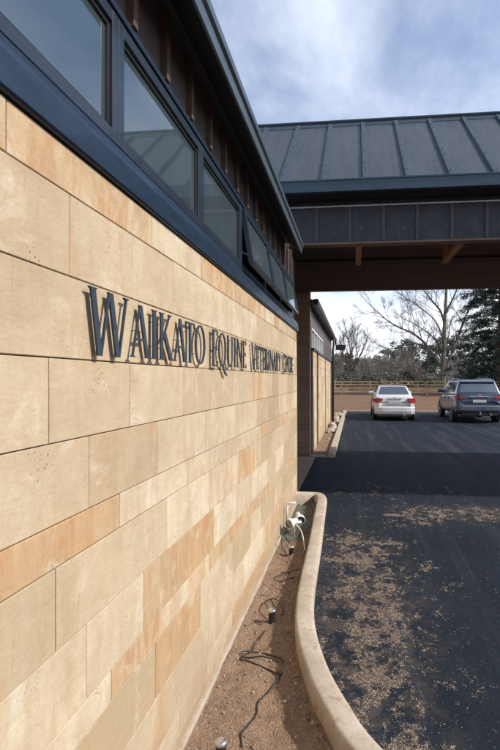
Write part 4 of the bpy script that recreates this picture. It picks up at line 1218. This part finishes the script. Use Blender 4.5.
specs = [ # x, y, h, w, mat
    (7.0, 74, 6.6, 6.0, 'leaf_dark', 'dark rounded evergreen behind the left limbs of the big bare tree'),
    (9.9, 78, 6.2, 6.5, 'leaf_dark', 'low dark evergreen directly behind the trunk of the big bare tree'),
    (12.5, 72, 6.8, 5.5, 'leaf_dark', 'dark evergreen right of the big bare tree trunk, before the conifer'),
    (15.5, 76, 7.6, 7, 'leaf_dark', 'tall dark evergreen partly hidden by the conifer branches'),
    (4.6, 80, 5.4, 5.0, 'leaf_pale', 'olive coloured bushy tree above the right side of the white sedan'),
    (-1.6, 70, 4.6, 4.5, 'leaf_pale', 'pale olive bushy tree just behind the slim bare tree near the rear wing'),
    (1.0, 84, 4.2, 6, 'leaf_dark', 'low dull green tree between the slim bare tree and the white sedan'),
    (-6, 78, 6.5, 7, 'leaf_dark', 'dull green tree hidden behind the rear wing roof'),
    (21, 78, 8, 8, 'leaf_dark', 'broad evergreen at the far right beyond the conifer')]
for i, (x, y, h, w, m_, lab) in enumerate(specs):
    leafy_tree(x, y, h, w, 60+i, lab, m_, dens=1.5, base=.06, group=gback, size=.17)
for i, (x, y, h, lab) in enumerate(((3.3, 62, 5.0, 'brown twiggy bare tree right behind the white sedan roof'), (5.2, 64, 5.8, 'brown twiggy bare tree above the gap between the two cars'), (2.0, 66, 5.0, 'low brown twiggy tree left of the white sedan roof'), (7.3, 60, 4.6, 'small grey twiggy tree left of the big tree trunk'), (11.6, 62, 4.6, 'small pale twiggy tree just right of the big tree trunk'), (-2.6, 64, 4.8, 'low pale twiggy tree beside the rear wing corner'), (.9, 72, 4.6, 'thin low twiggy tree between slim bare tree and sedan'))):
    bare_tree(x, y, h, .10, 100+i, lab, maxlev=4, spread=.62, kids=(3, 4), group='twiggy bare trees behind the fence', mat='twig', minr=.013, stems=3, name='twiggy_tree')
# dim hedge line under the trees
mb = MB(); rnd = random.Random(77)
for i in range(420):
    x = -25+60*rnd.random(); y = 62+30*rnd.random()
    leaf_clump(mb, Vector((x, y, gz(x, y)+.5+.9*rnd.random())), .9, 26, rnd, .20)
tag(mb.build('scrub', M['leaf_dark']), 'low dull green scrub along the far edge of the field', 'scrub', kind='stuff')
mb = MB()
for i in range(340):
    x = -90+240*rnd.random(); y = 118+14*rnd.random()
    for k in range(3): leaf_clump(mb, Vector((x, y, gz(x, y)+1+3.6*rnd.random())), 2.2, 26, rnd, .42)
tag(mb.build('distant_wood', M['leaf_dark']), 'distant dull wood closing the horizon behind the field', 'wood', kind='stuff')

# dark conifer at the right edge: whorls of drooping boughs
cx_, cy_ = 13.4, 48.0; cg = gz(cx_, cy_); H = 15.5
con = empty('conifer_tree', (cx_, cy_, cg), 'tall dark conifer with drooping boughs at the right edge', 'tree')
rnd = random.Random(8); mt = MB(); mb = MB()
mt.tube([(0, 0, -.3), (0, 0, H*.5), (0, 0, H)], [.32, .2, .04], 9)
for i in range(230):
    z = 1.0+(H-1.4)*i/230+rnd.gauss(0, .15); t = z/H; a = i*2.4+rnd.gauss(0, .3)
    Lb = (1-t)**.5*5.0*rnd.uniform(.72, 1.15)+.3
    pts = []
    for k in range(6):
        u = k/5; pts.append(Vector((math.cos(a)*Lb*u, math.sin(a)*Lb*u, z+.5*Lb*.25*math.sin(u*2.2)-.38*Lb*u*u*rnd.uniform(.2, .8))))
    mt.tube(pts, [.055, .05, .04, .03, .02, .01], 4, cap=False)
    for k in range(int(Lb*8)):
        u = rnd.uniform(.18, 1); j = min(4, int(u*5)); p = pts[j].lerp(pts[j+1], u*5-j)
        side = Vector((-math.sin(a), math.cos(a), 0))*rnd.uniform(-1, 1)*.55*(1.15-u)
        leaf_clump(mb, p+side+Vector((0, 0, -.08)), .30, 17, rnd, .07, flat=.8)
mt.build('trunk', M['bark'], con); mb.build('crown', M['needle'], con)

# ------------------------------------------------------------------ sky
w = bpy.data.worlds.new('World'); S.world = w; w.use_nodes = True
t = w.node_tree; t.nodes.clear(); N = NT(t)
out = N.n('ShaderNodeOutputWorld'); bg = N.n('ShaderNodeBackground'); t.links.new(bg.outputs[0], out.inputs[0])
sky = N.n('ShaderNodeTexSky'); sky.sky_type = 'NISHITA'; sky.sun_disc = False
sky.sun_elevation = EL; sky.sun_rotation = AZ; sky.air_density = 1.0; sky.dust_density = 1.2; sky.ozone_density = 1.5
g = N.n('ShaderNodeTexCoord').outputs['Generated']
sp = N.n('ShaderNodeSeparateXYZ', {0: g})
zz = N.math('MAXIMUM', sp.outputs[2], .03)
den = N.math('ADD', zz, .12)
uv = N.n('ShaderNodeCombineXYZ', {0: N.math('DIVIDE', sp.outputs[0], den), 1: N.math('DIVIDE', sp.outputs[1], den), 2: 0.0}).outputs[0]
n1 = N.noise(N.map(uv, loc=(1.9, .7, 0), sc=(1.0, .75, 1)), 1.15, 8, .56, .35)
n2 = N.noise(N.map(uv, loc=(5.3, 1.7, 0), sc=(1, .5, 1)), 3.4, 6, .6, .2)
cov = N.math('ADD', N.math('MULTIPLY', n1, .82), N.math('MULTIPLY', n2, .22))
hz = N.ramp(sp.outputs[2], [(.0, .34), (.22, .15), (.50, .03)])
cov = N.math('ADD', cov, hz)
mask = N.ramp(cov, [(.44, .03), (.58, .45), (.76, .92)])
shade = N.ramp(n2, [(.3, 0), (.7, 1)])
cc = N.mix(shade, (5.2, 5.7, 7.0), (7.4, 7.9, 8.7))
cc = N.mix(N.ramp(sp.outputs[2], [(.02, 1), (.35, 0)]), cc, (9.0, 9.2, 9.6))
col = N.mix(mask, N.mix(1.0, sky.outputs[0], (.86, 1.0, 1.14), 'MULTIPLY'), cc)
t.links.new(col, bg.inputs[0]); bg.inputs[1].default_value = .125
